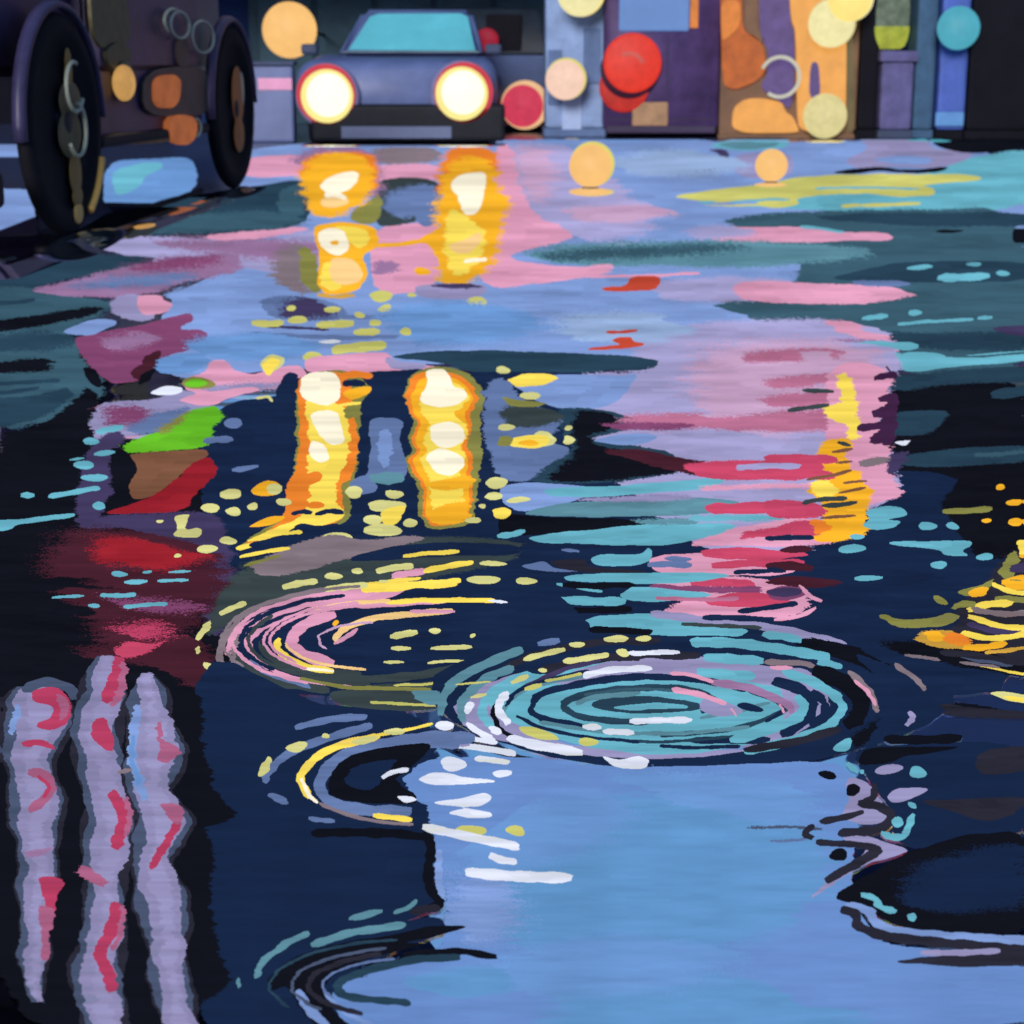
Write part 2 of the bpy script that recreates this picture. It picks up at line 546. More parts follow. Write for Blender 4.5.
P('mist', '640,150 700,150 760,165 700,178 640,175 600,165', 8); P('mist', '560,315 640,310 700,330 640,345 560,338', 9); P('sky', '380,305 470,300 560,320 500,345 400,345', 9)
P('blush', '515,150 545,146 560,170 545,200 530,205 518,180', 8); P('blush', '560,208 640,204 680,212 640,222 575,222', 6)
P('brick', '601,287 625,286 633,276 660,276 662,282 655,290 630,291 603,291', 0, 1); S('brick', 2.6, '606,332 622,332 638,330'); P('brick', '611,341 616,337 632,336 633,342 643,343 643,346 630,348 615,350 586,350 592,347 622,345')
S('lime', 10, '331,350 360,347 386,345'); S('lime', 8, '354,332 380,332'); E('lime', 406, 332, 6, 4)
# ---- near water: backgrounds
P('navy', '190,372 1032,372 1032,690 870,700 440,700 190,690', 1, 1)
P('black', '-10,440 240,440 240,700 -10,720', 0, 1)
P('navy', '205,425 228,402 282,396 290,376 440,368 480,375 560,400 900,395 1032,380 1032,660 930,690 230,640 200,560', 2)
P('black', '-10,434 40,428 72,402 86,384 101,402 88,420 98,445 96,470 110,480 96,505 74,516 70,540 60,560 70,600 100,640 200,700 235,830 200,1032 -10,1032', 3)
P('tealdark', '-10,400 40,395 66,385 72,398 40,420 -10,430', 3)
# left: purple, green, brown, red
P('lav', '96,405 125,400 158,400 180,388 214,400 200,412 160,427 140,434 120,440 104,450 90,430', 3)
P('plum', '100,408 150,404 152,420 135,426 110,428', 8); P('purple', '84,455 112,428 128,440 110,455 112,490 100,520 80,532 76,500', 3)
P('steel', '122,432 150,415 195,404 170,424 145,436', 4)
P('white', '148,392 165,385 185,388 180,395 160,395', 1)
P('pink', '178,400 200,393 256,386 262,390 230,398 215,405 195,405', 1)
P('green', '121,451 124,445 150,435 170,422 190,410 215,404 225,416 212,428 214,437 205,449 160,451 125,453', 3)
P('olive', '150,434 172,420 196,408 182,422 168,432', 4)
P('brown', '125,453 205,449 209,456 190,466 175,481 160,491 145,499 130,498 128,480 136,470 132,460')
P('black', '108,448 122,448 136,462 137,472 128,486 131,501 118,503 112,486 114,468')
P('red', '104,513 130,504 150,498 175,480 195,462 210,456 219,470 206,485 195,496 185,508 170,513 140,513 112,515', 2)
P('purple', '98,516 215,510 230,540 235,620 215,640 200,600 215,560 160,546 130,526 70,530', 4)
P('maroon', '60,530 130,528 225,552 225,600 190,630 150,645 100,650 90,620 60,590 40,575', 9)
P('red', '90,536 130,537 160,546 190,551 214,556 185,566 150,574 118,574 98,566', 8)
P('red', '100,582 150,578 190,580 170,592 120,596', 8)
S('black', 10, '-10,585 60,582 100,584 122,586', 3); S('black', 9, '-10,610 60,606 96,614', 3); P('plum', '95,600 130,596 200,602 200,612 140,612', 9)
P('maroon', '70,655 110,640 160,632 205,640 238,690 205,698 190,680 140,664', 9)
P('wine', '112,628 150,620 178,628 160,638 130,640', 10); P('maroon', '100,560 160,572 215,575 205,600 120,600 90,585', 12)
P('crimson', '108,652 125,640 150,645 165,640 150,652 130,660', 3)
for s, wd in (('97,432 110,429 123,427', 6), ('94,454 114,452', 5), ('70,460 85,458', 2.6), ('48,496 75,492 100,488', 5), ('20,495 34,495', 7),
              ('169,572 191,571', 2.5), ('125,582 147,581', 5), ('157,581 189,580', 3.6), ('52,597 84,596', 3), ('100,595 120,596 137,594', 4.5), ('124,607 145,605 167,604', 4)):
    S('cyan', wd, s)
for e in ((91, 441, 8, 4), (84, 465, 11, 4), (94, 478, 13, 4), (99, 506, 6, 4.5), (119, 574, 8, 3), (147, 572, 4.5, 1.6), (95, 606, 6.5, 2)):
    E('cyan', *e)
P('cyan', '-10,520 32,518 74,512 74,517 40,522 18,524 10,530 -10,532')
# middle right: lilac, pink, dark
P('lilac', '556,374 660,371 700,345 770,336 862,342 902,350 896,395 880,440 895,460 908,495 870,508 820,548 740,562 690,542 640,500 600,470 575,430', 4)
P('peri', '508,382 560,373 626,376 640,372 622,398 600,409 560,409 530,398', 1)
P('steel', '482,384 505,376 520,400 565,415 560,428 545,440 575,450 555,470 530,482 500,482 484,440', 3)
P('moss', '500,404 555,408 562,420 540,428 505,426', 4)
P('tealdark', '556,408 600,408 625,416 640,420 632,428 600,436 588,441 640,446 672,452 686,462 680,472 640,480 590,484 524,484 545,468 572,452 566,438 562,424', 3)
P('black', '570,410 600,411 618,418 612,428 594,434 590,446 640,450 678,462 676,472 640,478 590,482 540,482 560,468 576,456', 4)
P('maroon', '600,450 640,448 690,460 740,466 740,476 690,476 640,462', 4)
P('peri', '588,441 620,433 662,434 642,446 615,444'); P('peri', '500,486 530,482 580,486 602,490 562,506 520,514 500,500', 1)
P('rose', '625,415 660,414 740,412 860,398 870,406 845,432 756,433 700,428 640,431 615,426', 6)
P('rose', '630,425 660,421 740,416 840,407 838,414 740,424 660,429', 5); P('plum', '590,424 640,422 700,424 680,430 620,430', 4)
P('blush', '690,350 770,340 862,342 890,360 840,372 830,420 760,440 690,400', 14)
P('rose', '740,352 840,347 846,358 800,362 742,362', 5); P('blush', '760,395 835,390 838,402 770,404', 5); P('rose', '765,378 836,372 838,382 800,388 765,388', 5); P('rose', '760,396 830,390 836,402 790,408 762,406', 5)
P('rose', '700,420 780,412 835,408 838,424 780,431 720,428', 6); P('blush', '800,352 832,350 834,366 806,368', 4)
P('cyan', '542,488 600,487 680,481 722,477 726,482 700,490 640,494 590,498 548,496')
P('tealmid', '518,515 560,503 620,500 700,497 748,502 705,515 620,517 560,517', 2); P('lav', '560,500 640,495 700,494 690,500 620,502', 4)
P('black', '498,512 540,518 620,518 667,526 600,530 560,533 520,536 498,536')
P('cyan', '524,538 560,532 600,529 660,523 737,523 732,532 690,541 660,546 620,545 540,543'); P('tealmid', '630,520 700,517 700,524 640,525', 4)
S('pink', 5, '700,488 800,486 870,484', 4); S('cyan', 6, '690,518 740,518 800,516', 5)
P('crimson', '678,463 756,460 832,462 838,470 800,481 756,480 700,479', 3); S('lilac', 6, '735,468 765,466 800,466', 2)
S('crimson', 11, '706,508 740,509 805,505', 2)
P('pink', '735,528 800,515 842,530 832,546 760,546 680,547', 3); S('crimson', 8, '740,536 770,532 832,528', 3)
P('pink', '652,556 700,552 782,560 802,575 690,577 650,571', 2); P('crimson', '700,550 745,547 800,552 812,556 770,560 705,558', 2); S('crimson', 8, '712,566 760,562 805,564', 2)
P('pink', '640,580 700,575 790,580 812,596 806,612 770,622 690,622 650,615 690,600', 3)
S('crimson', 8, '690,584 720,582 755,585', 2); S('plum', 6, '650,586 700,590 762,589', 3)
P('crimson', '720,596 735,592 760,592 800,602 765,608 700,605', 2)
E('steel', 678, 559, 12, 3); S('steel', 6, '648,565 670,564 692,565')
P('cyan', '590,558 600,554 640,555 648,547 653,553 652,560 643,564 620,567 595,565')
P('steel', '518,566 545,561 552,568 582,572 560,572 532,570'); P('charcoal', '545,562 585,558 592,568 648,570 640,574 570,572', 2)
P('cyan', '562,576 600,573 700,572 735,576 700,582 640,584 620,582 570,582'); S('cyan', 3, '556,584 580,588 602,591')
S('black', 5.5, '562,585 600,586 636,585'); P('cyan', '624,591 636,585 680,590 715,594 700,599 640,603 618,598'); S('rose', 4, '655,598 700,600 740,598')
S('cyan', 8.5, '537,603 570,600 626,602'); S('black', 6.5, '533,608 580,611 632,609'); E('cyan', 559, 618, 10, 5)
P('cyan', '580,622 600,615 660,613 720,624 750,631 740,638 650,635 590,629'); S('black', 6.5, '588,630 620,630 652,632'); S('steel', 4, '563,550 580,552')
S('lav', 8, '652,613 690,618 740,624 790,630 850,646', 2); S('moss', 4, '680,624 720,626 760,628', 2)
S('navy', 6, '702,617 750,619 800,622', 2)
# pink column at the right with the yellow lamp streak
P('pink', '828,366 862,360 896,374 888,400 878,425 895,442 888,456 890,478 911,495 880,502 850,512 836,480 826,430', 3)
P('yellow', '838,378 848,371 856,386 858,410 861,440 850,441 846,425 830,420 819,404 832,406 842,400', 3)
P('amber', '814,456 828,438 852,438 856,450 840,456 862,468 860,480 876,490 870,497 866,515 871,530 862,538 815,544 811,530 826,520 820,500 808,492 816,482 826,470', 3)
P('yellow', '812,482 830,478 840,490 832,500 815,496', 3); P('pink', '845,448 870,448 868,470 850,470', 3)
S('crimson', 8.5, '764,459 800,458 837,460', 2); S('crimson', 8.5, '764,476 800,474 835,476', 3)
P('crimson', '764,500 800,500 828,508 824,518 764,518', 3); P('crimson', '782,522 812,519 832,528 815,538 780,533', 3); P('orange', '810,518 826,520 832,530 815,536', 3)
for s, wd in (('838,442 852,446', 4.5), ('832,452 852,449', 4), ('835,463 853,461', 2.6), ('806,480 830,475 852,470', 3), ('843,483 868,481', 3), ('838,493 866,488', 3), ('803,503 825,499 847,498', 4.5),
              ('822,506 857,503', 5), ('820,518 856,515', 3), ('803,390 834,391', 4.5), ('788,411 810,407 830,405', 4.5)):
    S('moss' if wd > 4 else 'brown', wd, s)
for s, wd in (('766,538 790,537 815,538', 5), ('733,573 755,572 772,570', 5), ('738,612 765,608 798,603', 5.5)):
    S('navy', wd, s)
E('plum', 787, 593, 20, 7); E('purple', 785, 592, 17, 5); E('maroon', 796, 549, 16, 4); P('maroon', '766,562 790,561 818,566 812,572 766,570', 2); P('maroon', '766,578 800,576 835,580 848,584 820,588 766,584', 3)
S('navy', 5, '766,568 785,572'); S('pink', 4, '800,585 812,597 822,602', 1); S('pink', 4, '775,620 800,616 815,608')
# right: dark with teal
P('black', '888,386 950,382 1032,380 1032,552 985,562 960,540 940,500 900,474 888,440', 4)
P('tealdark', '886,374 940,372 1032,364 1032,382 950,384 896,392', 4); P('tealdark', '890,412 950,410 942,425 925,436 886,434', 3); P('tealdark', '905,455 960,448 1032,444 1032,461 940,468 895,465', 3)
S('teal', 4, '975,455 1000,454 1030,450', 3); S('tealdark', 10, '990,396 1032,389', 2); P('navy', '892,470 935,472 960,480 940,505 900,510 878,505 908,494', 3)
S('aubergine', 7, '874,379 885,376 898,374'); S('aubergine', 4, '886,366 892,374'); S('aubergine', 7, '879,400 888,398 898,395'); S('aubergine', 11, '873,414 885,412 898,410', 1); S('aubergine', 7.5, '857,429 875,426 898,422'); S('aubergine', 13, '870,440 885,437 896,436', 1)
P('aubergine', '884,398 898,394 896,446 880,446', 2); S('taupe', 8, '858,464 890,460', 3)
P('purple', '886,455 910,450 900,470 890,480', 3); P('white', '893,442 912,440 905,447')
P('cyan', '864,511 885,505 905,508 907,516 885,520 902,521 895,528 872,530 862,525 870,519')
for e in ((928, 526, 9, 4), (953, 526, 6, 4), (857, 537, 7, 3), (852, 549, 15, 4), (985, 557, 9, 4), (939, 565, 8, 4)):
    E('cyan', *e)
P('cyan', '889,541 930,541 970,540 972,546 960,550 969,556 945,556 940,549 890,545'); S('cyan', 5, '854,579 882,578')
S('olive', 5.5, '943,511 968,511 993,508'); E('amber', 1000, 487, 5, 3); E('amber', 1015, 503, 8, 3.5); E('amber', 986, 520, 5, 2.4); E('amber', 1015, 522, 8, 4)
P('charcoal', '955,606 985,585 1010,552 1034,545 1034,672 980,662 930,650 915,640 960,625', 4); P('black', '880,640 960,642 1034,665 1034,680 940,662 890,652', 5)
P('olive', '998,576 1004,562 1012,550 1020,556 1018,574 1006,580', 2); P('yellow', '1014,541 1034,540 1034,556 1022,560', 1); P('amber', '1016,556 1034,552 1034,562'); P('purple', '1008,566 1034,560 1034,572 1012,574', 2)
P('amber', '1000,582 1012,577 1034,573 1034,590 1010,590', 2); S('yellow', 5, '992,584 1010,592 1034,594', 1); S('olive', 3, '1010,580 1020,581')
P('olive', '955,590 985,584 996,578 990,588 965,597', 2); P('amber', '966,592 980,586 990,588 984,596 970,597', 1); S('olive', 6, '993,598 1012,599 1034,601', 2)
S('yellow', 7, '968,610 990,603 1012,603', 1); S('olive', 7, '954,607 966,603 976,605', 2); S('taupe', 6, '972,609 1000,614 1034,612', 2)
P('olive', '878,616 886,614 898,620 930,619 950,612 962,616 945,626 915,628 898,627', 2); E('olive', 940, 600, 9, 3.2, .5)
S('yellow', 6, '968,616 985,621 1000,627 1034,629', 1); S('purple', 6, '966,624 990,630 1034,636', 2); S('yellow', 6, '962,633 985,639 1010,637 1034,631', 1)
P('gold', '914,636 930,630 952,630 972,640 966,650 940,648 922,644', 3); P('amber', '924,632 940,630 948,640 930,642', 2); P('orange', '945,632 965,634 974,642 960,648 946,643', 3); S('amber', 6, '962,648 985,648 1006,643', 2); S('gold', 4, '985,653 1010,650 1034,646', 2)
S('taupe', 3.5, '905,655 940,660', 3); S('slate', 7, '962,655 985,660 1014,664', 2); S('charcoal', 6, '940,652 980,656 1030,664', 2); S('yellow', 2.6, '975,664 1000,670 1034,677', 1); S('taupe', 3, '960,662 1000,668')
P('cream', '988,693 1000,691 1034,697 1034,705 1005,700'); P('yellow', '1000,695 1034,699 1034,703 1012,701')
S('black', 7, '945,705 975,708 1020,716', 4); E('charcoal', 955, 712, 12, 4)
# headlight columns
P('olive', '296,396 302,374 340,369 364,376 370,392 360,410 358,465 351,492 352,518 330,530 262,543 236,550 250,536 286,518 286,486 296,466', 1.4)
P('orange', '297,386 303,374 340,371 350,380 354,420 360,440 356,462 351,478 340,485 346,515 330,526 300,533 262,540 240,545 270,530 286,516 285,486 297,468 300,430', 1)
P('yellow', '303,396 345,404 350,430 349,455 338,476 335,500 348,514 330,524 300,530 268,538 240,543 270,530 300,518 312,500 306,480 310,440', 2)
P('warm', '303,373 336,371 341,386 339,400 325,407 304,400 300,391'); P('warm', '309,412 336,409 342,425 346,443 330,446 316,430'); P('warm', '310,440 325,444 330,460 318,464 309,455')
S('orange', 6.5, '338,377 355,373 373,376'); S('navy', 7.5, '342,384 352,382 366,384'); P('amber', '340,391 372,385 370,394 350,401'); P('olive', '343,408 366,398 364,412 345,420', 1); S('yellow', 3, '322,410 340,405 362,403')
P('orange', '292,478 318,470 322,480 300,490 288,494', 2); E('orange', 316, 505, 9, 3.5); E('amber', 267, 489, 15, 7.5)
P('amber', '246,527 270,516 288,516 276,524 258,527'); S('navy', 4.5, '292,514 302,511 313,513'); S('navy', 5, '316,514 330,510 344,513'); P('navy', '288,532 300,522 320,526 338,522 345,530 320,538 290,540', 1)
P('navy', '274,394 284,376 290,372 298,375 298,386 292,400 280,402'); P('navy', '360,398 386,390 397,396 405,380 411,380 408,396 402,412 404,520 420,530 395,528 350,540 352,500 362,470 362,420')
S('cream', 3, '256,398 268,396 272,402')
P('olive', '402,395 411,375 430,366 455,368 472,376 484,392 480,420 482,440 480,470 476,500 472,526 428,531 416,512 420,490 410,474 404,462 414,450 408,438 414,424', 1.4)
P('orange', '404,395 412,377 425,371 450,372 466,379 477,392 475,405 469,416 473,430 466,445 473,460 471,476 473,490 469,522 430,528 421,512 425,490 414,475 407,462 418,450 411,440 418,425 409,412', 1.5)
P('amber', '410,396 420,378 450,376 464,384 473,394 470,405 464,416 469,430 461,445 468,460 466,476 470,490 466,520 431,525 424,512 428,490 418,475 412,462 421,450 415,440 421,425 413,412', .6)
P('yellow', '420,398 440,379 460,385 470,396 462,406 452,415 466,424 470,436 460,445 466,460 458,474 466,480 462,500 466,512 432,518 430,490 428,475 420,465 428,450 424,440 430,425 420,412', 2)
P('amber', '424,482 472,474 472,488 440,492', 3); P('amber', '428,508 470,500 470,522 432,526', 3)
P('warm', '424,370 445,368 451,380 453,386 466,390 468,398 456,405 436,407 419,402 423,390 428,384'); P('warm', '430,425 450,420 463,428 466,440 450,448 438,448 430,437'); P('warm', '424,456 440,447 462,455 465,466 450,477 434,472')
P('steel', '367,421 378,417 403,419 402,430 399,440 406,460 408,476 392,482 366,484 368,462 372,445'); P('peri', '378,430 390,428 394,450 386,470 378,462', 2); P('steel', '348,480 370,474 380,492 356,496')
S('tealmid', 12, '370,479 390,478 404,477')
for e in ((354, 492, 9, 6), (394, 494, 10, 4), (373, 520, 9, 5), (383, 530, 20, 6), (410, 523, 7, 4.5), (337, 537, 15, 5), (274, 489, 9, 5), (283, 502, 8, 4), (473, 520, 8, 3), (503, 370, 7, 4),
          (506, 427, 9, 3.2), (497, 483, 12, 5), (494, 496, 9, 4), (482, 506, 4, 2), (531, 396, 10, 4), (569, 428, 4, 2.5), (568, 440, 6, 4), (518, 500, 12, 3), (231, 494, 11, 5.5), (211, 508, 10, 4.5),
          (234, 512, 8, 4.5), (253, 507, 5, 4), (207, 549, 11, 4), (228, 541, 8, 4), (160, 521, 4, 1.6), (178, 556, 4, 2)):
    E('cream', *e)
P('cream', '366,504 380,500 406,502 406,508 395,512 372,512'); P('yellow', '381,510 406,504 403,515 395,525 382,525'); P('yellow', '492,509 505,507 513,512 505,520 494,518')
S('cyan', 6, '498,536 512,535 525,531'); P('olive', '500,396 515,400 548,402 535,407 510,406', 2)
P('yellow', '507,381 520,374 550,373 558,379 540,386 515,388', 2); P('cream', '535,430 550,432 556,440 552,446 535,448'); P('yellow', '505,441 525,435 548,435 550,444 535,449 515,447', 2); E('amber', 528, 443, 10, 3); P('olive', '500,436 515,436 512,446 498,446', 2)
P('cream', '174,516 190,514 188,520 184,530 200,527 203,534 195,538 170,536 178,528'); E('steel', 234, 423, 10, 5); S('steel', 7, '202,441 232,439'); S('steel', 5, '232,470 258,466')
# taupe wedge and first ring
P('moss', '215,600 240,565 290,548 340,540 440,536 520,540 520,560 470,572 300,600 230,622 205,640', 4)
P('taupe', '250,566 290,545 332,533 362,540 422,535 424,540 362,556 332,563 280,576 256,575', 3)
S('yellow', 4.5, '236,549 260,542 302,531'); S('yellow', 4, '240,557 262,552 290,548'); S('olive', 3, '244,566 280,556'); S('navy', 5, '250,545 280,538 300,536')
P('navy', '340,562 380,548 440,542 520,545 520,556 440,556 400,560', 2)
S('yellow', 4, '403,557 430,553 460,552'); S('pink', 6.5, '392,577 410,573 428,570'); S('yellow', 6, '424,571 450,566 472,563')
P('navy', '230,640 270,610 340,590 440,580 560,590 600,640 480,650 420,690 340,690 260,680', 1)
S('moss', 9, '330,690 270,682 236,664 230,645 245,625'); S('moss', 7, '360,674 310,672 280,664 262,650 262,640'); S('moss', 8, '320,676 380,680 440,672 470,664'); P('moss', '322,692 380,684 440,680 452,690 440,708 390,714 340,704', 2)
S('taupe', 7, '230,680 218,660 222,640 240,620 270,604 300,594 330,590')
S('pink', 8, '226,655 236,632 262,614 300,601 340,592'); S('pink', 6, '250,625 280,612 310,602 340,598'); P('pink', '320,596 345,585 380,582 410,586 395,596 360,604 335,606')
S('yellow', 4, '280,616 310,604 340,600 372,594'); S('yellow', 8, '362,590 400,586 456,583'); S('yellow', 5, '372,588 420,586 462,580')
S('pink', 8, '270,668 252,655 247,642 258,628 284,614 320,603 360,602'); S('pink', 4, '262,662 280,675 315,683 360,685'); S('pink', 6, '355,606 400,603 450,600'); S('yellow', 5, '385,602 430,600 496,601'); S('white', 3, '488,601 508,602')
S('taupe', 5, '236,668 232,650 244,632', 2); S('pink', 5, '318,604 345,598 380,594', 1); S('yellow', 4, '330,592 370,584 420,578', 1); S('olive', 4, '300,678 350,688 430,689', 2); S('peach', 4, '300,612 340,604 390,600', 1); S('steel', 4, '250,660 270,676 310,688', 2)
S('navy', 5, '240,623 270,606 312,598'); S('navy', 4.5, '256,627 280,617 312,609'); S('navy', 6, '262,644 272,630 300,616 345,610')
S('pink', 11, '334,664 306,656 291,646 293,634 308,622 335,614'); S('yellow', 7, '334,671 310,668 288,660 276,648 280,638'); S('warm', 3, '300,668 334,671')
S('peach', 6.5, '333,641 344,628 372,618 420,613 452,611'); S('pink', 4, '335,644 345,638 358,629'); S('pink', 4, '410,611 454,612')
S('lime', 2, '394,685 420,684 442,684'); S('lime', 3, '370,702 410,705 460,704 500,701'); S('lime', 2, '400,684 450,683 490,682')
S('cream', 7, '390,636 417,632'); S('cream', 5, '391,648 411,648'); E('cream', 435, 631, 6, 3); E('cream', 472, 636, 2.5, 2); S('cream', 5, '431,648 472,646'); S('cream', 3.5, '383,662 404,662'); S('cream', 3, '428,663 466,660'); E('amber', 336, 623, 3, 3)
S('cream', 6.5, '282,587 298,583 318,581'); E('cream', 333, 576, 9, 3.5); E('cream', 357, 571, 5.5, 3); S('cream', 6.5, '376,571 395,568 414,566'); S('cream', 7, '325,590 345,587 367,585'); E('cream', 384, 581, 5, 1.6)
S('cream', 5.5, '220,615 233,608 247,603'); S('cream', 6.5, '197,640 203,630 211,622'); E('cream', 198, 650, 2.2, 4); S('cream', 6.5, '203,663 212,669 223,678')
E('cream', 492, 564, 14, 2.6); E('cream', 484, 580, 18, 3.6); E('cream', 526, 581, 10, 3.4)
# finer arcs of the first and the last ring
def arc(c, wd, cx_, cy_, rx, ry, a0, a1, rag=1.0):
    k = 14
    S(c, wd, ' '.join('%.1f,%.1f' % (cx_ + rx * math.cos(R(a0 + (a1 - a0) * i / k)), cy_ + ry * math.sin(R(a0 + (a1 - a0) * i / k))) for i in range(k + 1)), rag)


for c, wd, rx, ry, a0, a1 in (('taupe', 3, 160, 54, 150, 262), ('pink', 3.5, 150, 50, 120, 255), ('navy', 4, 141, 46, 140, 255), ('moss', 4, 133, 44, 95, 215), ('pink', 3, 118, 38, 130, 258), ('peach', 2.6, 97, 30, 100, 175), ('pink', 3, 112, 35, 140, 258), ('blush', 2.4, 64, 18, 150, 262)):
    arc(c, wd, 382, 640, rx, ry, a0, a1)
# main ring
E('navy', 690, 700, 244, 74)
S('black', 15, '800,642 850,652 890,674 902,700 888,724 850,744', 4)
P('navy', '850,650 890,665 925,690 915,720 880,745 860,752 880,720 888,700 880,680', 2)
E('lav', 650, 706, 178, 56); P('sky', '520,735 600,750 700,752 760,748 700,742 600,738', 3); E('cyan', 643, 704, 160, 46)
P('navy', '560,640 640,634 720,640 780,650 820,668 780,668 700,655 620,655 540,676 520,670', 2)
P('lav', '540,684 600,662 660,656 740,662 790,676 800,690 740,680 660,676 590,684', 2)
S('charcoal', 7, '500,672 530,655 590,642 660,640'); S('charcoal', 8, '540,670 600,658 660,656 700,655'); S('purple', 5, '520,690 560,670 600,660')
S('navy', 7, '530,704 540,694 580,683 640,676 700,679 750,690'); S('navy', 7, '770,740 690,740'); S('navy', 6.5, '533,702 530,712 545,720 584,726')
S('tealdark', 7, '565,712 562,702 590,692 650,687 690,690 715,698 718,706 700,712'); S('tealdark', 6, '562,706 575,716 610,721 650,722'); S('tealdark', 5, '660,735 720,731 760,722 790,708'); S('navy', 4, '660,745 690,748 740,746')
E('tealdark', 645, 705, 54, 9); E('cyan', 652, 707, 36, 4); S('tealdark', 3, '640,711 690,710')
S('tealmid', 4, '500,716 512,696 545,683 600,673'); S('tealmid', 4, '540,722 600,732 680,734 750,726', 1); S('teal', 3, '585,694 640,688 690,693'); S('tealdark', 3, '600,739 660,742 730,737 780,726'); S('tealmid', 5, '575,704 590,697 640,693'); S('navy', 4, '505,706 515,692 545,680 590,671'); S('navy', 3.5, '516,716 540,728 590,738 640,742'); S('tealmid', 3.5, '700,718 735,712 770,702'); S('navy', 4, '745,690 775,699 785,710 765,722')
S('mauve', 8, '712,682 750,688 775,697 790,706 792,714'); P('lav', '700,696 735,704 745,712 720,718 700,712', 1); E('navy', 750, 707, 13, 4, .3)
S('cyan', 10, '690,642 730,643 780,648 830,657'); S('cyan', 9.5, '703,657 730,659 764,661'); S('cyan', 10, '697,671 725,675 755,676'); S('cyan', 8, '763,634 785,636 802,640'); S('cyan', 7, '817,662 832,664 843,667')
S('taupe', 6, '765,662 800,662 815,666', 1); S('black', 17, '812,670 845,682 862,700 858,718 845,726')
S('navy', 11, '772,680 800,688 815,702 808,720 780,736'); S('cyan', 9, '782,672 815,682 838,697 844,710 828,728 790,742 745,752'); S('navy', 8, '812,690 825,702 825,716 810,724')
S('cyan', 10, '796,696 806,706 798,718 770,730 730,740'); S('pink', 5, '779,704 784,713'); S('pink', 4, '670,673 690,674 714,682'); S('pink', 5.5, '671,690 700,694 726,703'); S('pink', 4, '730,708 736,716'); S('pink', 4.5, '770,667 792,668')
S('taupe', 6, '848,672 862,682 874,698 876,713'); S('pink', 4, '855,680 868,692 876,706')
S('taupe', 5, '895,664 915,678 926,690'); S('lav', 6, '908,712 914,718 907,726'); S('charcoal', 8, '745,750 800,742 840,728', 1)
S('navy', 7, '660,762 720,763 800,757', 1); S('charcoal', 5, '500,752 540,762 575,764')
S('tealmid', 9, '440,716 442,698 452,682 480,666 523,649'); P('tealmid', '410,690 440,690 446,700 430,706 414,700', 2); S('tealmid', 9, '463,722 460,704 470,690 490,676 514,668'); S('cyan', 9, '495,730 482,714 484,700 494,690 507,684')
S('black', 5, '520,742 500,730 492,712 498,700'); S('white', 8, '509,724 498,711 499,700 509,693'); S('white', 9.5, '507,738 540,746 583,753'); S('white', 6, '466,723 478,732 495,741'); S('white', 6, '420,741 470,746 517,754'); S('white', 5, '444,735 470,738 497,743')
S('lav', 5, '400,748 430,742 470,744')
E('white', 444, 726, 10, 4.5); E('white', 469, 707, 5, 6, .4); E('white', 495, 730, 7, 4, .3)
S('lime', 2, '455,684 491,682'); S('cream', 4, '470,697 486,694')
S('cream', 6, '524,659 545,654 564,649'); E('cream', 577, 644, 8, 3); S('cream', 6, '563,662 585,658 608,655'); E('cream', 617, 639, 12, 4); E('cream', 644, 638, 7, 3); E('cream', 623, 653, 7, 4); S('cream', 6, '511,683 529,676'); E('cream', 542, 670, 5, 2)
S('lime', 7, '525,690 542,685'); S('lime', 3, '544,681 562,678 582,674'); P('lime', '519,726 535,727 558,735 559,741 540,740 522,733'); E('lime', 588, 742, 10, 4.5)
S('white', 6.5, '583,676 610,670 652,668'); S('white', 5, '628,653 680,652'); S('white', 6, '629,721 692,720'); S('white', 6, '583,726 602,727'); S('white', 6.5, '603,731 634,732'); S('steel', 7, '537,644 560,640'); S('lav', 5, '640,660 690,664')
# sky block
P('skya', '440,757 520,762 660,768 830,760 852,775 860,800 850,900 900,962 1034,962 1034,1036 320,1036 320,990 440,955 450,900 432,860', 1, 1)
P('skyb', '470,850 560,800 700,790 800,815 830,850 826,890 800,930 660,960 520,950 470,910', 14)
P('sky', '440,830 560,790 640,800 600,850 480,880', 12); P('sky', '600,770 760,775 830,800 800,830 660,800', 12); P('skyb', '560,990 700,970 860,1000 860,1036 540,1036', 14)
P('sky', '480,960 600,930 760,950 700,990 520,1000', 14); P('peri', '450,880 500,870 520,920 480,950 446,930', 12)
S('slate', 3, '745,828 780,826 822,829', 3); S('steel', 3, '770,842 810,838', 3)
P('navy', '195,690 330,705 440,715 430,840 440,905 400,925 300,945 265,990 270,1032 195,1032 210,900', 2)
P('navy', '190,640 330,712 440,720 425,835 436,905 400,925 330,960 300,1032 200,1032 200,880')
# left black of the neon end
P('black', '-10,640 200,690 204,715 200,745 212,770 214,790 236,812 231,822 205,828 215,850 210,880 215,940 235,985 200,1000 200,1032 -10,1032', 3)
S('navy', 4, '205,828 225,826')
P('skya', '402,778 420,763 450,756 560,758 600,770 530,800 450,860 436,850 428,805 417,803', 2)
P('white', '599,755 620,760 640,755 650,760 646,769 616,768')
E('white', 453, 764, 12, 8); P('white', '417,779 430,772 450,773 462,777 495,780 494,783 460,784 430,785'); S('white', 6, '475,758 492,760 510,763'); E('white', 502, 774, 9, 4)
P('white', '426,803 460,798 485,792 494,800 480,806 460,808 490,811 492,817 470,819 445,813 470,808'); E('lime', 471, 831, 15, 6); E('lime', 516, 831, 9, 5, .3); S('white', 9, '423,826 450,833 480,839 519,847'); S('white', 8.5, '489,855 502,860 517,862'); S('white', 11, '465,872 510,877 573,878')
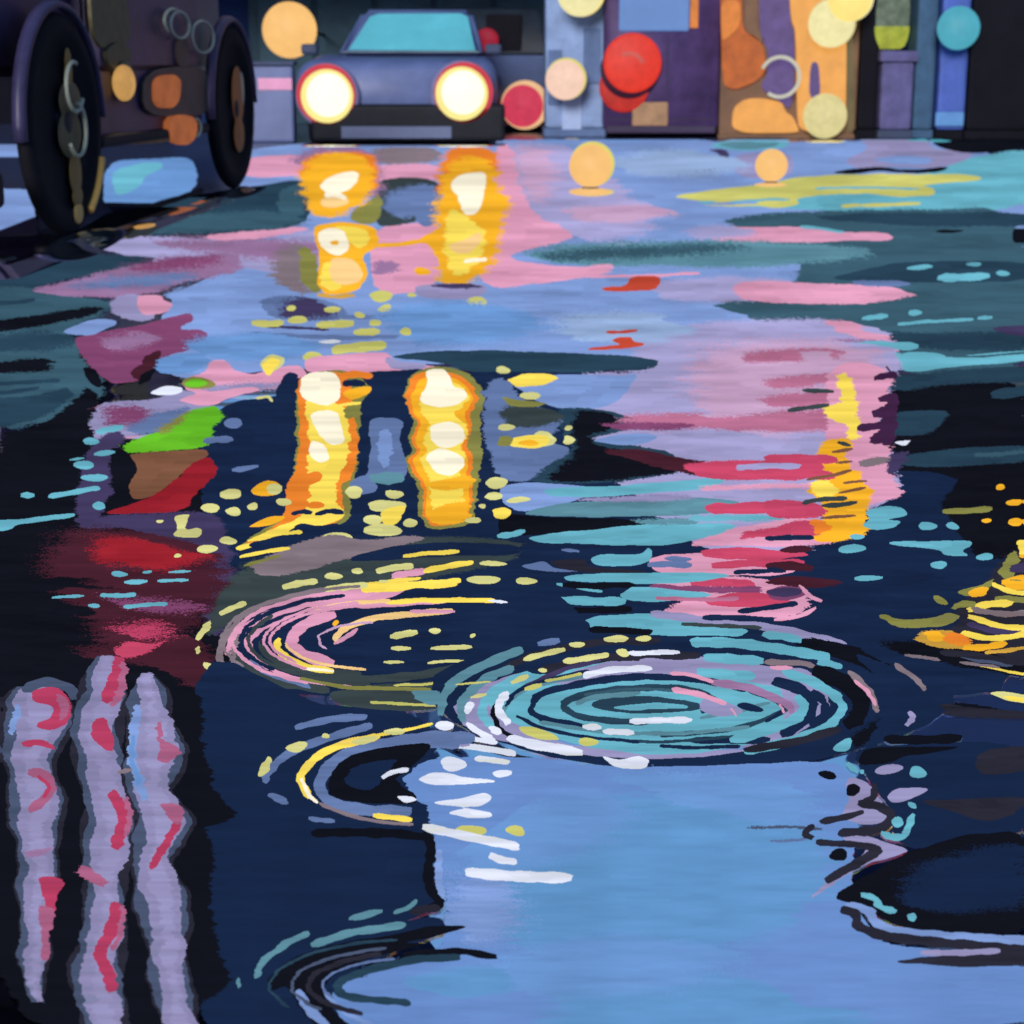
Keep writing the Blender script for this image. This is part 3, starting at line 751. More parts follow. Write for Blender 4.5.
# third ring
P('navy', '300,790 312,758 345,738 400,728 440,738 420,755 400,780 416,803 420,825 350,826', 1)
S('steel', 12, '475,738 430,737 390,742 350,752 326,768 318,786 330,804 370,811 412,812'); S('steel', 10, '420,742 460,745')
P('black', '330,798 328,776 345,757 390,745 435,742 418,762 400,775 385,794 398,800 413,797 416,805 370,803'); P('navy', '342,782 350,768 380,760 400,758 385,780 370,792', 2)
P('black', '378,798 388,783 398,778 402,788 414,792 417,803 395,803', 1); S('white', 5, '383,778 392,772 409,769'); P('white', '396,796 412,797 417,801 404,804')
S('yellow', 8, '310,798 301,784 302,772 315,757 345,743 380,736'); S('warm', 4, '302,778 306,792 317,803'); S('yellow', 3, '375,735 410,729 432,724'); S('taupe', 3.5, '318,803 345,815 390,824 414,824'); S('yellow', 5.5, '372,815 392,818 413,820')
S('steel', 8, '263,782 272,766 292,751 330,737 372,725'); S('steel', 7, '295,728 330,719 367,717'); E('cream', 265, 767, 4.5, 10, .4); E('cream', 297, 747, 10, 5.5, -.2); E('cream', 325, 736, 4, 2.6); P('cream', '349,742 365,736 378,735 376,741 360,745'); E('cream', 395, 731, 10, 3.5)
E('steel', 278, 799, 10, 4.5, .5); S('steel', 4.5, '309,818 320,820 334,821')
S('black', 9, '312,833 350,832 400,834 430,838', 1); S('black', 10, '424,832 433,850 428,870 430,890 442,903 425,910'); S('charcoal', 8, '410,912 430,908 440,908'); S('peri', 7, '440,850 438,880 444,898')
# fourth ring
P('skya', '330,1000 340,985 370,968 420,955 480,945 440,980 460,1000 435,1036 340,1036', 5); P('skyb', '400,985 440,968 500,965 520,990 460,1000', 6)
P('navy', '260,1000 266,970 300,945 400,922 440,915 450,930 400,950 340,975 330,1000 350,1032 260,1032')
P('black', '292,957 330,945 400,933 430,925 473,926 440,935 402,943 429,943 400,951 362,960 332,975 322,990 332,1010 358,1032 322,1032 300,1008 288,985 272,992 266,978')
S('black', 6.5, '402,956 430,952 460,951 497,957'); S('tealdark', 8, '460,957 420,959 380,966 345,978 334,988 345,996 375,1000 412,1003'); S('peri', 9, '298,990 306,1006 328,1026'); S('peri', 5, '325,992 340,1010 380,1030')
S('tealmid', 6.5, '255,978 262,962 282,945 310,933'); S('tealmid', 7.5, '311,945 345,934 380,928 406,924'); S('tealmid', 7, '349,919 382,911'); S('tealmid', 4.5, '394,913 408,908 417,900'); E('tealmid', 238, 983, 2.2, 5)
arc('tealdark', 3, 420, 985, 150, 46, 150, 262); arc('slate', 3, 420, 985, 128, 38, 140, 255); arc('charcoal', 5, 420, 985, 112, 33, 120, 250); arc('steel', 2.5, 420, 985, 98, 27, 150, 255)
# right-hand squiggles
P('navy', '850,752 880,745 1032,740 1032,835 960,836 915,850 892,838 892,810 880,795 868,780', 1)
P('black', '828,899 860,878 890,862 912,850 960,835 1032,829 1032,936 960,933 905,928 880,918 868,905', 1); P('navy', '905,870 980,845 1032,842 1032,905 950,915 900,905', 8)
P('lav', '845,775 872,784 880,800 890,808 885,822 860,826 840,815 850,800', 1); P('lav', '850,830 885,842 912,850 895,857 868,862 840,880 806,902 828,880 860,858 868,848 840,840')
P('skya', '800,900 838,900 856,912 862,930 880,940 905,948 1034,964 1034,1010 760,1010', 6)
S('peri', 9, '845,905 868,909 876,924 900,932 960,937 1032,941')
S('charcoal', 10, '840,909 856,913 857,926 876,934 920,941 980,946 1032,951'); P('charcoal', '885,961 940,956 1032,948 1032,966 950,967'); S('lav', 6, '920,953 960,953 1000,951')
S('charcoal', 7, '874,783 875,797 860,803'); S('charcoal', 9, '858,802 880,806 893,815 886,826 868,832 837,833'); S('charcoal', 6.5, '820,822 845,818 863,811'); S('charcoal', 6.5, '814,825 802,833 813,839'); S('charcoal', 6.5, '816,842 845,844 880,848'); S('charcoal', 9, '882,849 862,860 845,870 826,882')
E('black', 827, 775, 9, 4.2, .1); E('black', 853, 790, 7.5, 5.5); E('black', 839, 855, 9, 6.5)
E('lav', 889, 769, 15, 4.5, -.15); P('lav', '887,797 895,788 925,787 928,790 910,800 893,803')
P('cyan', '832,748 845,738 851,738 852,748 845,752 836,751'); S('cyan', 6, '846,763 852,768 858,772'); E('cyan', 862, 772, 2.6, 2.2); E('cyan', 918, 772, 8, 6); E('cyan', 912, 805, 5, 2.6, .5)
S('cyan', 7, '881,832 890,837 903,838 908,826 914,814'); E('cyan', 897, 822, 6.5, 5, -.5); S('cyan', 6.5, '861,894 874,897 880,908 896,912'); E('cyan', 912, 917, 5, 3.5)
P('black', '855,765 862,750 880,747 962,746 950,750 905,756 885,764'); S('black', 9, '884,739 920,740 962,738'); P('charcoal', '976,752 1032,744 1032,771 985,776 976,768', 1); P('charcoal', '915,800 970,799 1032,796 1015,815 985,822 952,812', 1); P('charcoal', '940,702 975,708 1032,712 1032,720 975,718 945,712', 3)
# three wavering neon streaks
def wob(pts, amp, ph):
    q = []
    for x, y in pts:
        q.append((x + amp * math.sin(y / 17.0 + ph) + amp * .5 * math.sin(y / 8.5 + 2 * ph), y))
    return q


def column(center, width, ph):
    cs = pts_of(center)
    ys = np.arange(cs[0][1], cs[-1][1] + 1, 4.0)
    cxs = np.interp(ys, [p[1] for p in cs], [p[0] for p in cs])
    wid = np.interp(ys, *zip(*[(float(a.split(':')[0]), float(a.split(':')[1])) for a in width.split()]))
    def ring(k, dx, seed):
        r_ = random.Random(seed)
        L, Rr = [], []
        a0, a1 = r_.uniform(0, 6), r_.uniform(0, 6)
        for i, y in enumerate(ys):
            e = min(1.0, (i + 1) / 5, (len(ys) - i + 2) / 5) ** .5
            w_ = wid[i] / 2 * k * e
            L.append((cxs[i] + dx - w_ - 2.6 * math.sin(y / 11 + a0) - 1.2 * math.sin(y / 5.3 + a1), y))
            Rr.append((cxs[i] + dx + w_ + 2.6 * math.sin(y / 12 + a1) + 1.2 * math.sin(y / 6.1 + a0), y))
        return L + Rr[::-1]
    fill('charcoal', ring(1.24, 0, ph), 0.3)
    fill('slate', ring(1.06, -1, ph + 1), .5)
    fill('wisteria', ring(.8, 1, ph + 2), 1.2)
    fill('lav', ring(.36, 2, ph + 3), 3.2)


column('36,686 38,720 30,760 36,800 38,850 36,900 34,960 36,1002', '686:62 720:62 760:44 800:48 850:38 900:30 960:24 1002:16', 11)
column('108,656 104,690 94,735 108,790 110,840 104,880 106,920 96,965 106,1034', '656:36 690:38 735:44 790:42 840:46 880:34 920:36 965:46 1034:38', 21)
column('146,674 150,710 156,750 150,790 166,820 152,860 160,890 166,930 168,970 182,1034', '674:26 710:36 750:54 790:40 820:52 860:34 890:48 930:40 970:34 1034:34', 31)
S('slate', 10, '22,690 45,681 72,688 74,700'); S('peri', 9, '139,705 130,748 137,775 146,800', 2); S('sky', 5, '133,735 131,755 140,785', 1); S('peri', 7, '18,705 12,735', 2); 
P('wine', '30,690 56,686 72,700 69,722 52,731 36,728 36,723 52,718 53,707 46,704 32,702', 1); P('grape', '54,692 70,700 67,716 58,722 60,706', 2)
S('wine', 6, '22,745 38,742 53,748', 1.5); S('grape', 9, '27,772 46,774 53,788 42,802 28,811', 1); S('wine', 4, '38,776 50,786 44,798', 1)
P('wine', '38,876 60,877 66,884 56,898 54,914 46,906 42,896', 1); P('grape', '36,904 55,908 54,926 48,934 50,962 40,960 42,930', 1.5)
S('wine', 13, '120,657 116,680 104,702', 1.5, .7); S('grape', 8, '124,662 122,690 112,706', 2); P('wine', '91,720 106,717 112,735 115,752 106,750 92,740', 1.5)
S('wine', 13, '112,792 123,812 122,832 114,848', 1.2, .7); S('grape', 6, '126,796 130,812 126,836', 2); S('wine', 13, '118,902 111,930 98,952 108,972 113,992', 1, .7); S('grape', 6, '124,905 122,926 112,950', 2)
S('grape', 11, '78,868 96,878 105,884', 3); S('wine', 8, '180,808 178,824 163,848 151,868', 1); P('grape', '158,804 178,803 187,815 178,826 168,816', 1.5); P('grape', '160,736 172,746 183,752 167,764 158,760', 2); S('grape', 6, '158,722 160,742', 2)
S('mauve', 7, '28,855 52,850', 3); S('taupe', 5, '118,772 132,770', 1)

# the same facet pattern goes on beyond the picture's edges
EXT, EXB = 260 * SS, 60 * SS
_h, _w0 = LM.shape
_A, _B = np.meshgrid(np.arange(-EXT, _w0 + EXT), np.arange(_h + EXB))
_o1 = np.abs(vnoise(_A, _B, 90 * SS, 9 * SS, 31)) * 70 * SS
_o2 = (vnoise(_A, _B, 130 * SS, 16 * SS, 32) * 9 * SS).astype(int)
_out = (_A < 8 * SS) | (_A > _w0 - 8 * SS) | (_B > _h - 6 * SS)
_dx = np.where(_A < 8 * SS, 8 * SS - _A, np.where(_A > _w0 - 8 * SS, _A - (_w0 - 8 * SS), 0))
_fade = np.clip(_dx / (60 * SS), 0, 1)
_xi = np.where(_A < 8 * SS, 8 * SS + _o1 * _fade, np.where(_A > _w0 - 8 * SS, _w0 - 8 * SS - _o1 * _fade, _A)).astype(int)
_yi = np.clip(np.minimum(_B, 2 * (_h - 6 * SS) - _B) + (_o2 * _fade).astype(int), 0, _h - 1)
LM = LM[_yi, np.clip(_xi, 0, _w0 - 1)]
X0P, X1P, Y1P = X0P - 260, X1P + 260, Y1P + 60
GH, GW = LM.shape
gx = X0P + (np.arange(GW) + .5) / SS
gy = Y0P + (np.arange(GH) + .5) / SS
MX, MY = np.meshgrid(gx, gy)

# which bank of the added light bars each mirror facet is aimed at
GY = 20.0
LOW_Z, LOW_H = 2.32, 0.058
HIGH_Z, HIGH_H = 12.3, 0.145
SPLIT = 318


def bar_z(lab, low):
    return LOW_Z + (lab - .5) * LOW_H if low else HIGH_Z + (lab - .5) * HIGH_H


AIM = vnoise(MX, MY, 70, 7, 11) * .24 + vnoise(MX, MY, 22, 2.5, 12) * .15
AIM *= np.where(np.isin(LM, [PI_['skya'], PI_['skyb'], PI_['sky'], PI_['navy'], PI_['black']]) & (MY > 690), .42, 1.0)


def build_reflection_facets():  # flat mirror facets, each tilted to show the bar of its drawn colour
    Z0 = 0.0050
    V, n = [], 0
    step = 1.0 / SS
    for j in range(GH):
        row = LM[j]
        yt = Y0P + j * step
        yb = yt + step
        ch = np.flatnonzero(np.diff(row)) + 1
        st = np.concatenate(([0], ch))
        en = np.concatenate((ch, [GW]))
        lab = row[st].astype(int)
        k = lab > 0
        st, en, lab = st[k], en[k], lab[k]
        if not len(st):
            continue
        ss, ee, ll = [], [], []
        for a, b, l in zip(st, en, lab):
            m = max(1, (b - a) // 36)
            e = np.linspace(a, b, m + 1)
            ss.append(e[:-1]); ee.append(e[1:]); ll.append(np.full(m, l))
        ss, ee, ll = np.concatenate(ss), np.concatenate(ee), np.concatenate(ll)
        mid = np.clip(((ss + ee) / 2).astype(int), 0, GW - 1)
        off = AIM[j, mid]
        xm = X0P + mid * step
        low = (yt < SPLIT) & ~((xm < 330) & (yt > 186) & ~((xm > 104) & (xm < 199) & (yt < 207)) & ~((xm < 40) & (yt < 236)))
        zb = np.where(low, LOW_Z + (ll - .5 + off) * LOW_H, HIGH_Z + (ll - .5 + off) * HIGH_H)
        _, dyb, dzb = ray(512, yb)
        _, dyt, dzt = ray(512, yt)
        tb = (Z0 - H) / dzb
        Yg = dyb * tb
        al = math.atan2(-dzb, dyb)
        be = np.arctan2(zb - Z0, GY - .04 - Yg)
        s = np.tan((be - al) / 2)
        tt = (-s * Yg + Z0 - H) / (dzt - s * dyt)
        xa = (X0P + ss * step - 512) / F
        xb = (X0P + ee * step - 512) / F
        q = np.empty((len(ss), 4, 3))
        q[:, 0] = np.stack([xa * tb, np.full_like(xa, Yg), np.full_like(xa, Z0)], 1)
        q[:, 1] = np.stack([xb * tb, np.full_like(xa, Yg), np.full_like(xa, Z0)], 1)
        q[:, 2] = np.stack([xb * tt, dyt * tt, H + dzt * tt], 1)
        q[:, 3] = np.stack([xa * tt, dyt * tt, H + dzt * tt], 1)
        V.append(q)
    V = np.concatenate(V)
    nq = len(V)
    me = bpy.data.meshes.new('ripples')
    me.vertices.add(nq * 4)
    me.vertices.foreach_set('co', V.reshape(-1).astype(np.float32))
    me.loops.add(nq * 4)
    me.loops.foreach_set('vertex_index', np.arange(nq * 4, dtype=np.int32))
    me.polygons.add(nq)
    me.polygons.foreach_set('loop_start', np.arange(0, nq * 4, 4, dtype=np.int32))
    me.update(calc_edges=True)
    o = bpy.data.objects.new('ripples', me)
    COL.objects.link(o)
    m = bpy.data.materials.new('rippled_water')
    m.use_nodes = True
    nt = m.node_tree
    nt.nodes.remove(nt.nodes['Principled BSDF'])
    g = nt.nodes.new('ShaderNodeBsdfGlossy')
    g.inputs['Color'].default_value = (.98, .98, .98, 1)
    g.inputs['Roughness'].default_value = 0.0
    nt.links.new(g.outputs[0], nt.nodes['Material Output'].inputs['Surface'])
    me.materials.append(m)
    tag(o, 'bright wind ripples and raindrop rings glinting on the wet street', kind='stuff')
    print('ripple facets', nq)


build_reflection_facets()

# still water of the puddle with raindrop rings, as real waves
def build_puddle():
    ys = np.concatenate([np.linspace(338, 1030, 560), np.linspace(1040, 1700, 14)])
    xs = np.concatenate([np.linspace(-3200, -20, 16)[:-1], np.linspace(-20, 1044, 520), np.linspace(1044, 4200, 16)[1:]])
    nx, ny = len(xs), len(ys)
    A, B = np.meshgrid(xs, ys)
    dy = CP + (512 - B) / F * SP
    dz = -SP + (512 - B) / F * CP
    t = -H / dz
    X, Y = (A - 512) / F * t, dy * t
    h = np.zeros_like(X)
    r2 = np.random.default_rng(3)
    for k in range(26):
        lam = r2.uniform(.05, .22)
        th = r2.normal(math.pi / 2, .7)
        h += .00005 * lam / .1 * np.sin((X * math.cos(th) + Y * math.sin(th)) * 2 * math.pi / lam + r2.uniform(0, 6)) * .55
    for cx, cy, rad in ((655, 706, .30), (370, 640, .26), (370, 778, .13), (330, 985, .12)):
        g = ground(cx, cy)
        d = np.hypot(X - g.x, Y - g.y)
        h += .00022 * np.sin(d * 2 * math.pi / .055) * np.exp(-(d / rad) ** 4)
    edge = np.clip((xs + 20) / 60, 0, 1) * np.clip((1044 - xs) / 60, 0, 1)
    h *= edge[None, :] * np.clip((1180 - B) / 300, 0.12, 1)
    Z = .0035 + h
    co = np.stack([X, Y, Z], -1).reshape(-1).astype(np.float32)
    I = np.arange(nx * ny).reshape(ny, nx)
    f = np.stack([I[:-1, :-1], I[1:, :-1], I[1:, 1:], I[:-1, 1:]], -1).reshape(-1, 4)
    me = bpy.data.meshes.new('puddle')
    me.vertices.add(nx * ny)
    me.vertices.foreach_set('co', co)
    me.loops.add(f.size)
    me.loops.foreach_set('vertex_index', f.reshape(-1).astype(np.int32))
    me.polygons.add(len(f))
    me.polygons.foreach_set('loop_start', np.arange(0, f.size, 4, dtype=np.int32))
    me.polygons.foreach_set('use_smooth', np.ones(len(f), bool))
    me.update(calc_edges=True)
    o = bpy.data.objects.new('puddle', me)
    COL.objects.link(o)
    m = bpy.data.materials.new('puddle_water')
    m.use_nodes = True
    nt = m.node_tree
    nt.nodes.remove(nt.nodes['Principled BSDF'])
    g = nt.nodes.new('ShaderNodeBsdfGlossy')
    g.inputs['Color'].default_value = (.97, .97, .98, 1)
    g.inputs['Roughness'].default_value = 0.02
    nt.links.new(g.outputs[0], nt.nodes['Material Output'].inputs['Surface'])
    me.materials.append(m)
    tag(o, 'dark mirror-like puddle lying across the wet street', kind='structure')


build_puddle()

bm = bm_new()
vs = [bm.verts.new(p) for p in ((-300, -60, 0), (300, -60, 0), (300, 400, 0), (-300, 400, 0))]
bm.faces.new(vs)
road_m = mat('wet_asphalt', (66, 74, 104), rough=.22, var=.4, scale=40, spec=.6)
tag(build('road', bm, road_m), 'wet asphalt street shining with coloured reflections', kind='structure')

# ------------------------------------------------------------------ buildings
def facade(name, label, foot, z1, m, wins, mw, mp, my):
    t = thing(name, label, 'building', (sum(p[0] for p in foot) / len(foot), min(p[1] for p in foot), 0))
    o = Vector(t.location)
    bm = bm_new()
    add_prism(bm, [(p[0] - o.x, p[1] - o.y) for p in foot], 2, 0, z1)
    build('wall', bm, m, t)
    bm = bm_new()
    x0, x1 = min(p[0] for p in foot[:2]) - o.x, max(p[0] for p in foot[:2]) - o.x
    add_box(bm, x0 - .02, -.14, z1 + .002, x1 + .02, .3, z1 + .2, .03)
    build('cornice', bm, m, t)
    for (a, z, ww, hh) in wins:
        x = x0 + a
        bm = bm_new()
        for (p, q, r, s) in ((x - .06, z - .06, x + ww + .06, z), (x - .06, z + hh, x + ww + .06, z + hh + .06), (x - .06, z, x, z + hh), (x + ww, z, x + ww + .06, z + hh),
                             (x + ww / 2 - .02, z, x + ww / 2 + .02, z + hh)):
            add_box(bm, p, -.05, q, r, -.002, s)
        wo = build('window', bm, mw, t)
        bm = bm_new()
        add_box(bm, x, -.02, z, x + ww, -.001, z + hh)
        build('pane', bm, mp, wo)
    return t


navy_m = mat('navy_render', (25, 41, 75), rough=.9, var=.12, scale=.6, spec=.05)
navyw_m = mat('navy_frames', (22, 35, 64), rough=.7, var=.1, spec=.05)
navyp_m = mat('navy_panes', (27, 46, 84), rough=.5, var=.2, spec=.05)
black_m = mat('soot_black_brick', (19, 20, 29), rough=.95, var=.2, scale=1.2, spec=.03)
blackp_m = mat('black_panes', (24, 26, 36), rough=.5, var=.2, spec=.05)
D = 25.0
xa = mirror(205, 900, 24.9).x
facade('brick_building', 'black brick building at the left end of the street behind purple car', [(-15, 24.9), (xa, 24.9), (xa - .4, 29), (-15, 29)], 15.0, black_m,
       [(6.2 + 1.9 * i, 6 + 3 * k, .9, 1.6) for i in range(2) for k in range(3)], black_m, blackp_m, 0)
xb = mirror(428, 850, D).x
facade('apartment_building', 'tall navy building behind the blue car', [(xa + .01, D), (xb, D), (xb - .5, 30), (xa + .01, 30)], 16.5, navy_m,
       [(.5 + 1.1 * i, 7.2 + 2.6 * k, .7, 1.4) for i in range(2) for k in range(3)], navyw_m, navyp_m, 0)
xc = mirror(852, 850, D).x
z3 = mirror(600, 752, D).z
facade('low_building', 'low navy building behind the purple van and orange stall', [(xb + .01, D + .05), (xc, D + .05), (xc, 30), (xb + .01, 30)], z3 - .2, navy_m,
       [(.6 + 1.2 * i, 2.2 + 2.6 * k, .8, 1.5) for i in range(5) for k in range(2)], navyw_m, navyp_m, 0)
z4 = mirror(900, 952, D - .1).z
facade('corner_building', 'dark navy building behind the row of pillars at right', [(xc + .01, D - .1), (16, D - .1), (16, 30), (xc + 1.1, 30)], z4 - .2, navy_m,
       [(.7 + 1.5 * i, 4.2 + 2.5 * k, .8, 1.4) for i in range(3) for k in range(2)], navyw_m, navyp_m, 0)

# ------------------------------------------------------------------ light bars added across the street, unseen above the frame, to colour the facets
gt = thing('light_gantry', 'tall steel gantry of stacked coloured light bars spanning the street', 'light gantry', (0, GY, 0))
bm = bm_new()
for sx in (-1, 1):
    add_box(bm, sx * 14.2 - .15, .06, 0, sx * 14.2 + .15, .36, 18, .02)
add_box(bm, -14.05, .08, 17.6, 14.05, .34, 17.9)
add_box(bm, -14.05, .10, HIGH_Z - .24, 14.05, .3, HIGH_Z - .04)
add_box(bm, -14.05, .10, LOW_Z + len(PN) * LOW_H + .05, 14.05, .3, LOW_Z + len(PN) * LOW_H + .2)
build('frame', bm, mat('gantry_steel', (34, 38, 56), rough=.5, metal=.3), gt)


def light_bar_mat(name, rgb):
    m = bpy.data.materials.new('light_' + name)
    m.use_nodes = True
    nt = m.node_tree
    b = nt.nodes['Principled BSDF']
    b.inputs['Base Color'].default_value = (0, 0, 0, 1)
    b.inputs['Specular IOR Level'].default_value = 0
    tc = nt.nodes.new('ShaderNodeTexCoord')
    mp = nt.nodes.new('ShaderNodeMapping')
    mp.inputs['Scale'].default_value = (.25, 1, 1)
    nz = nt.nodes.new('ShaderNodeTexNoise')
    nz.inputs['Scale'].default_value = 2.5
    nz.inputs['Detail'].default_value = 3
    r = nt.nodes.new('ShaderNodeValToRGB')
    c = lin(rgb)
    r.color_ramp.elements[0].position = .3
    r.color_ramp.elements[1].position = .7
    r.color_ramp.elements[0].color = (*[v * .93 for v in c], 1)
    r.color_ramp.elements[1].color = (*[v * 1.07 for v in c], 1)
    nt.links.new(tc.outputs['Object'], mp.inputs['Vector'])
    nt.links.new(mp.outputs['Vector'], nz.inputs['Vector'])
    nt.links.new(nz.outputs['Fac'], r.inputs['Fac'])
    nt.links.new(r.outputs['Color'], b.inputs['Emission Color'])
    sz = nt.nodes.new('ShaderNodeSeparateXYZ')
    ms = nt.nodes.new('ShaderNodeMapRange')
    ms.inputs['To Min'].default_value = .68
    ms.inputs['To Max'].default_value = 1.38
    nt.links.new(tc.outputs['Generated'], sz.inputs[0])
    nt.links.new(sz.outputs['Z'], ms.inputs['Value'])
    nt.links.new(ms.outputs['Result'], b.inputs['Emission Strength'])
    return m


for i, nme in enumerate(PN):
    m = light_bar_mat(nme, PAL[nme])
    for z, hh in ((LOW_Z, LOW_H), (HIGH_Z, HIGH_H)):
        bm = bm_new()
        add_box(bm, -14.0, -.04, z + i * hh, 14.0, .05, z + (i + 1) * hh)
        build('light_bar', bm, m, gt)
# ------------------------------------------------------------------ palette of painted things
slate_m = mat('slate_paint', (86, 100, 142), rough=.45, var=.22, scale=2.5, coat=.0)
slatedk_m = mat('slate_dark', (46, 58, 84), rough=.6, var=.25, scale=3)
blackpl_m = mat('black_plastic', (24, 26, 34), rough=.6, var=.3, scale=5, spec=.15)
tyre_m = mat('tyre_rubber', (21, 21, 27), rough=.75, var=.3, scale=8, spec=.1)
dullpale_m = mat('dull_chrome', (150, 158, 140), rough=.35, metal=.0, var=.2, spec=.5)
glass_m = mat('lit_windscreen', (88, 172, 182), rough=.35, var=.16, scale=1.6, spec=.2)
headl_m = mat('headlamp_lens', (255, 251, 232), emit=1.1, var=.06)
halo_m = mat('headlamp_glow', (252, 234, 140), emit=1.0, var=.1)
redring_m = mat('headlamp_ring', (206, 42, 62), emit=.9, var=.2)
peach_m = mat('peach_lamp_glass', (248, 193, 118), emit=1.0, var=.08, scale=5)
peachrim_m = mat('peach_lamp_rim', (226, 214, 110), emit=.9, var=.12)
cream_m = mat('cream_lamp_glass', (240, 230, 170), emit=1.0, var=.12, scale=8)
pale_m = mat('pale_lamp_glass', (224, 212, 150), emit=.95, var=.14, scale=9)
yellowl_m = mat('yellow_lamp_glass', (252, 224, 130), emit=1.05, var=.1)
blush_m = mat('blush_lamp_glass', (244, 206, 184), emit=1.0, var=.1, scale=9)
red_m = mat('red_lamp_glass', (222, 54, 38), emit=1.0, var=.14, scale=9)
crim_m = mat('crimson_lamp_glass', (206, 62, 88), emit=1.0, var=.14, scale=9)
crimd_m = mat('dim_crimson_glass', (150, 28, 50), emit=1.0, var=.2, scale=9)
cyanl_m = mat('cyan_lamp_glass', (78, 166, 186), emit=1.0, var=.1, scale=7)
purple_m = mat('purple_paint', (66, 50, 92), rough=.55, var=.4, scale=3.5)
purplek_m = mat('dark_purple_paint', (54, 44, 76), rough=.4, var=.5, scale=3)
plate_m = mat('plate_metal', (88, 98, 128), rough=.5, var=.15)
orange_m = mat('orange_lit_panel', (222, 130, 52), emit=.9, var=.28, scale=5)
orange2_m = mat('amber_lit_panel', (238, 166, 82), emit=.95, var=.16, scale=4)
rust_m = mat('rust_lit_panel', (190, 96, 34), emit=.9, var=.3, scale=6)
bronze_m = mat('bronze_frame', (104, 76, 54), rough=.6, var=.3)
violet_m = mat('violet_lit_panel', (98, 78, 136), emit=.85, var=.3, scale=6)
bluewin_m = mat('blue_lit_glass', (98, 136, 198), emit=.95, var=.1, scale=2)
paleblue_m = mat('pale_blue_render', (122, 146, 186), rough=.8, var=.3, scale=3.2)
steelblue_m = mat('steel_blue_render', (82, 104, 142), rough=.8, var=.3, scale=4)
tealw_m = mat('dark_teal_render', (34, 58, 70), rough=.8, var=.35, scale=2.2)
soot_m = mat('soot_black', (17, 17, 25), rough=.8, var=.3, spec=.1)
lilacp_m = mat('lilac_stone', (84, 82, 124), rough=.8, var=.35, scale=5)
tealp_m = mat('teal_stone', (54, 84, 112), rough=.8, var=.3, scale=5)
bluep_m = mat('blue_tile', (62, 88, 164), rough=.6, var=.22, scale=5)
bluebase_m = mat('blue_base', (84, 134, 186), rough=.6, var=.15, scale=5)
leaf_m = mat('yellow_green_leaf', (186, 196, 62), rough=.7, var=.45, scale=9)
leafg_m = mat('grey_green_leaf', (136, 150, 140), rough=.7, var=.35, scale=9)
pinkst_m = mat('pink_stripe', (214, 150, 180), rough=.7, var=.15)


def W(x, y, D):
    return direct(x, y, D)


# ------------------------------------------------------------------ blue car, facing the camera
CY = 18.75
cx = W(396, 100, CY).x
car = thing('compact_car', 'blue-grey car facing forward with two glowing round headlights', 'car', (cx, CY, 0))
px = lambda x, y, D=CY: W(x, y, D) - Vector((cx, CY, 0))
L = 3.0
# lower body: side profile widened by sections
def loft(bm, secs):
    rings = [[bm.verts.new(p) for p in s] for s in secs]
    n = len(rings[0])
    for a, b in zip(rings, rings[1:]):
        for k in range(n):
            bm.faces.new((a[k], a[(k + 1) % n], b[(k + 1) % n], b[k]))
    bm.faces.new(rings[0])
    bm.faces.new(rings[-1][::-1])
    return bm


def rsec(y, x0, x1, z0, z1, r, crown=0.0, n=5):
    """rounded rectangular section in the plane Y=y"""
    q = []
    for cxx, czz, a0 in ((x1 - r, z1 - r, 0), (x0 + r, z1 - r, 90), (x0 + r, z0 + r, 180), (x1 - r, z0 + r, 270)):
        for k in range(n + 1):
            t = R(a0 + 90 * k / n)
            xx, zz = cxx + r * math.cos(t), czz + r * math.sin(t)
            if zz > (z0 + z1) / 2:
                m = (xx - (x0 + x1) / 2) / ((x1 - x0) / 2)
                zz += crown * (1 - m * m)
            q.append((xx, y, zz))
    return q


zs = px(396, 56).z
hw = 1.03
bm = bm_new()
loft(bm, [rsec(0.02, -hw + .08, hw - .08, .34, zs - .14, .13, .05), rsec(.10, -hw, hw, .28, zs - .07, .15, .06), rsec(.9, -hw, hw, .26, zs - .03, .16, .06), rsec(1.2, -hw, hw, .26, zs, .16, .05),
          rsec(2.6, -hw, hw, .26, zs, .16, .03), rsec(2.95, -hw + .06, hw - .06, .3, zs - .05, .16, .02), rsec(3.0, -hw + .12, hw - .12, .36, zs - .1, .14, .02)])
build('body', bm, slate_m, car, True)
# cabin
zr = px(405, 6).z
bl, br = px(327, 50).x, px(482, 50).x
tl, tr = px(352, 8).x, px(468, 8).x
zc = zs - .02
bm = bm_new()
def q4(y, a, b, z0, c, d, z1):
    return [(a, y, z0), (b, y, z0), (d, y, z1), (c, y, z1)]
A = [(bl, .95, zc), (br, .95, zc), (br, 2.9, zc), (bl, 2.9, zc)]
B = [(tl, 1.35, zr), (tr, 1.35, zr), (tr, 2.6, zr), (tl, 2.6, zr)]
va = [bm.verts.new(p) for p in A]
vb = [bm.verts.new(p) for p in B]
bm.faces.new(va[::-1]); bm.faces.new(vb)
for k in range(4):
    bm.faces.new((va[k], va[(k + 1) % 4], vb[(k + 1) % 4], vb[k]))
bmesh.ops.bevel(bm, geom=bm.edges[:], offset=.06, segments=3, affect='EDGES')
build('roof', bm, slate_m, car, True)
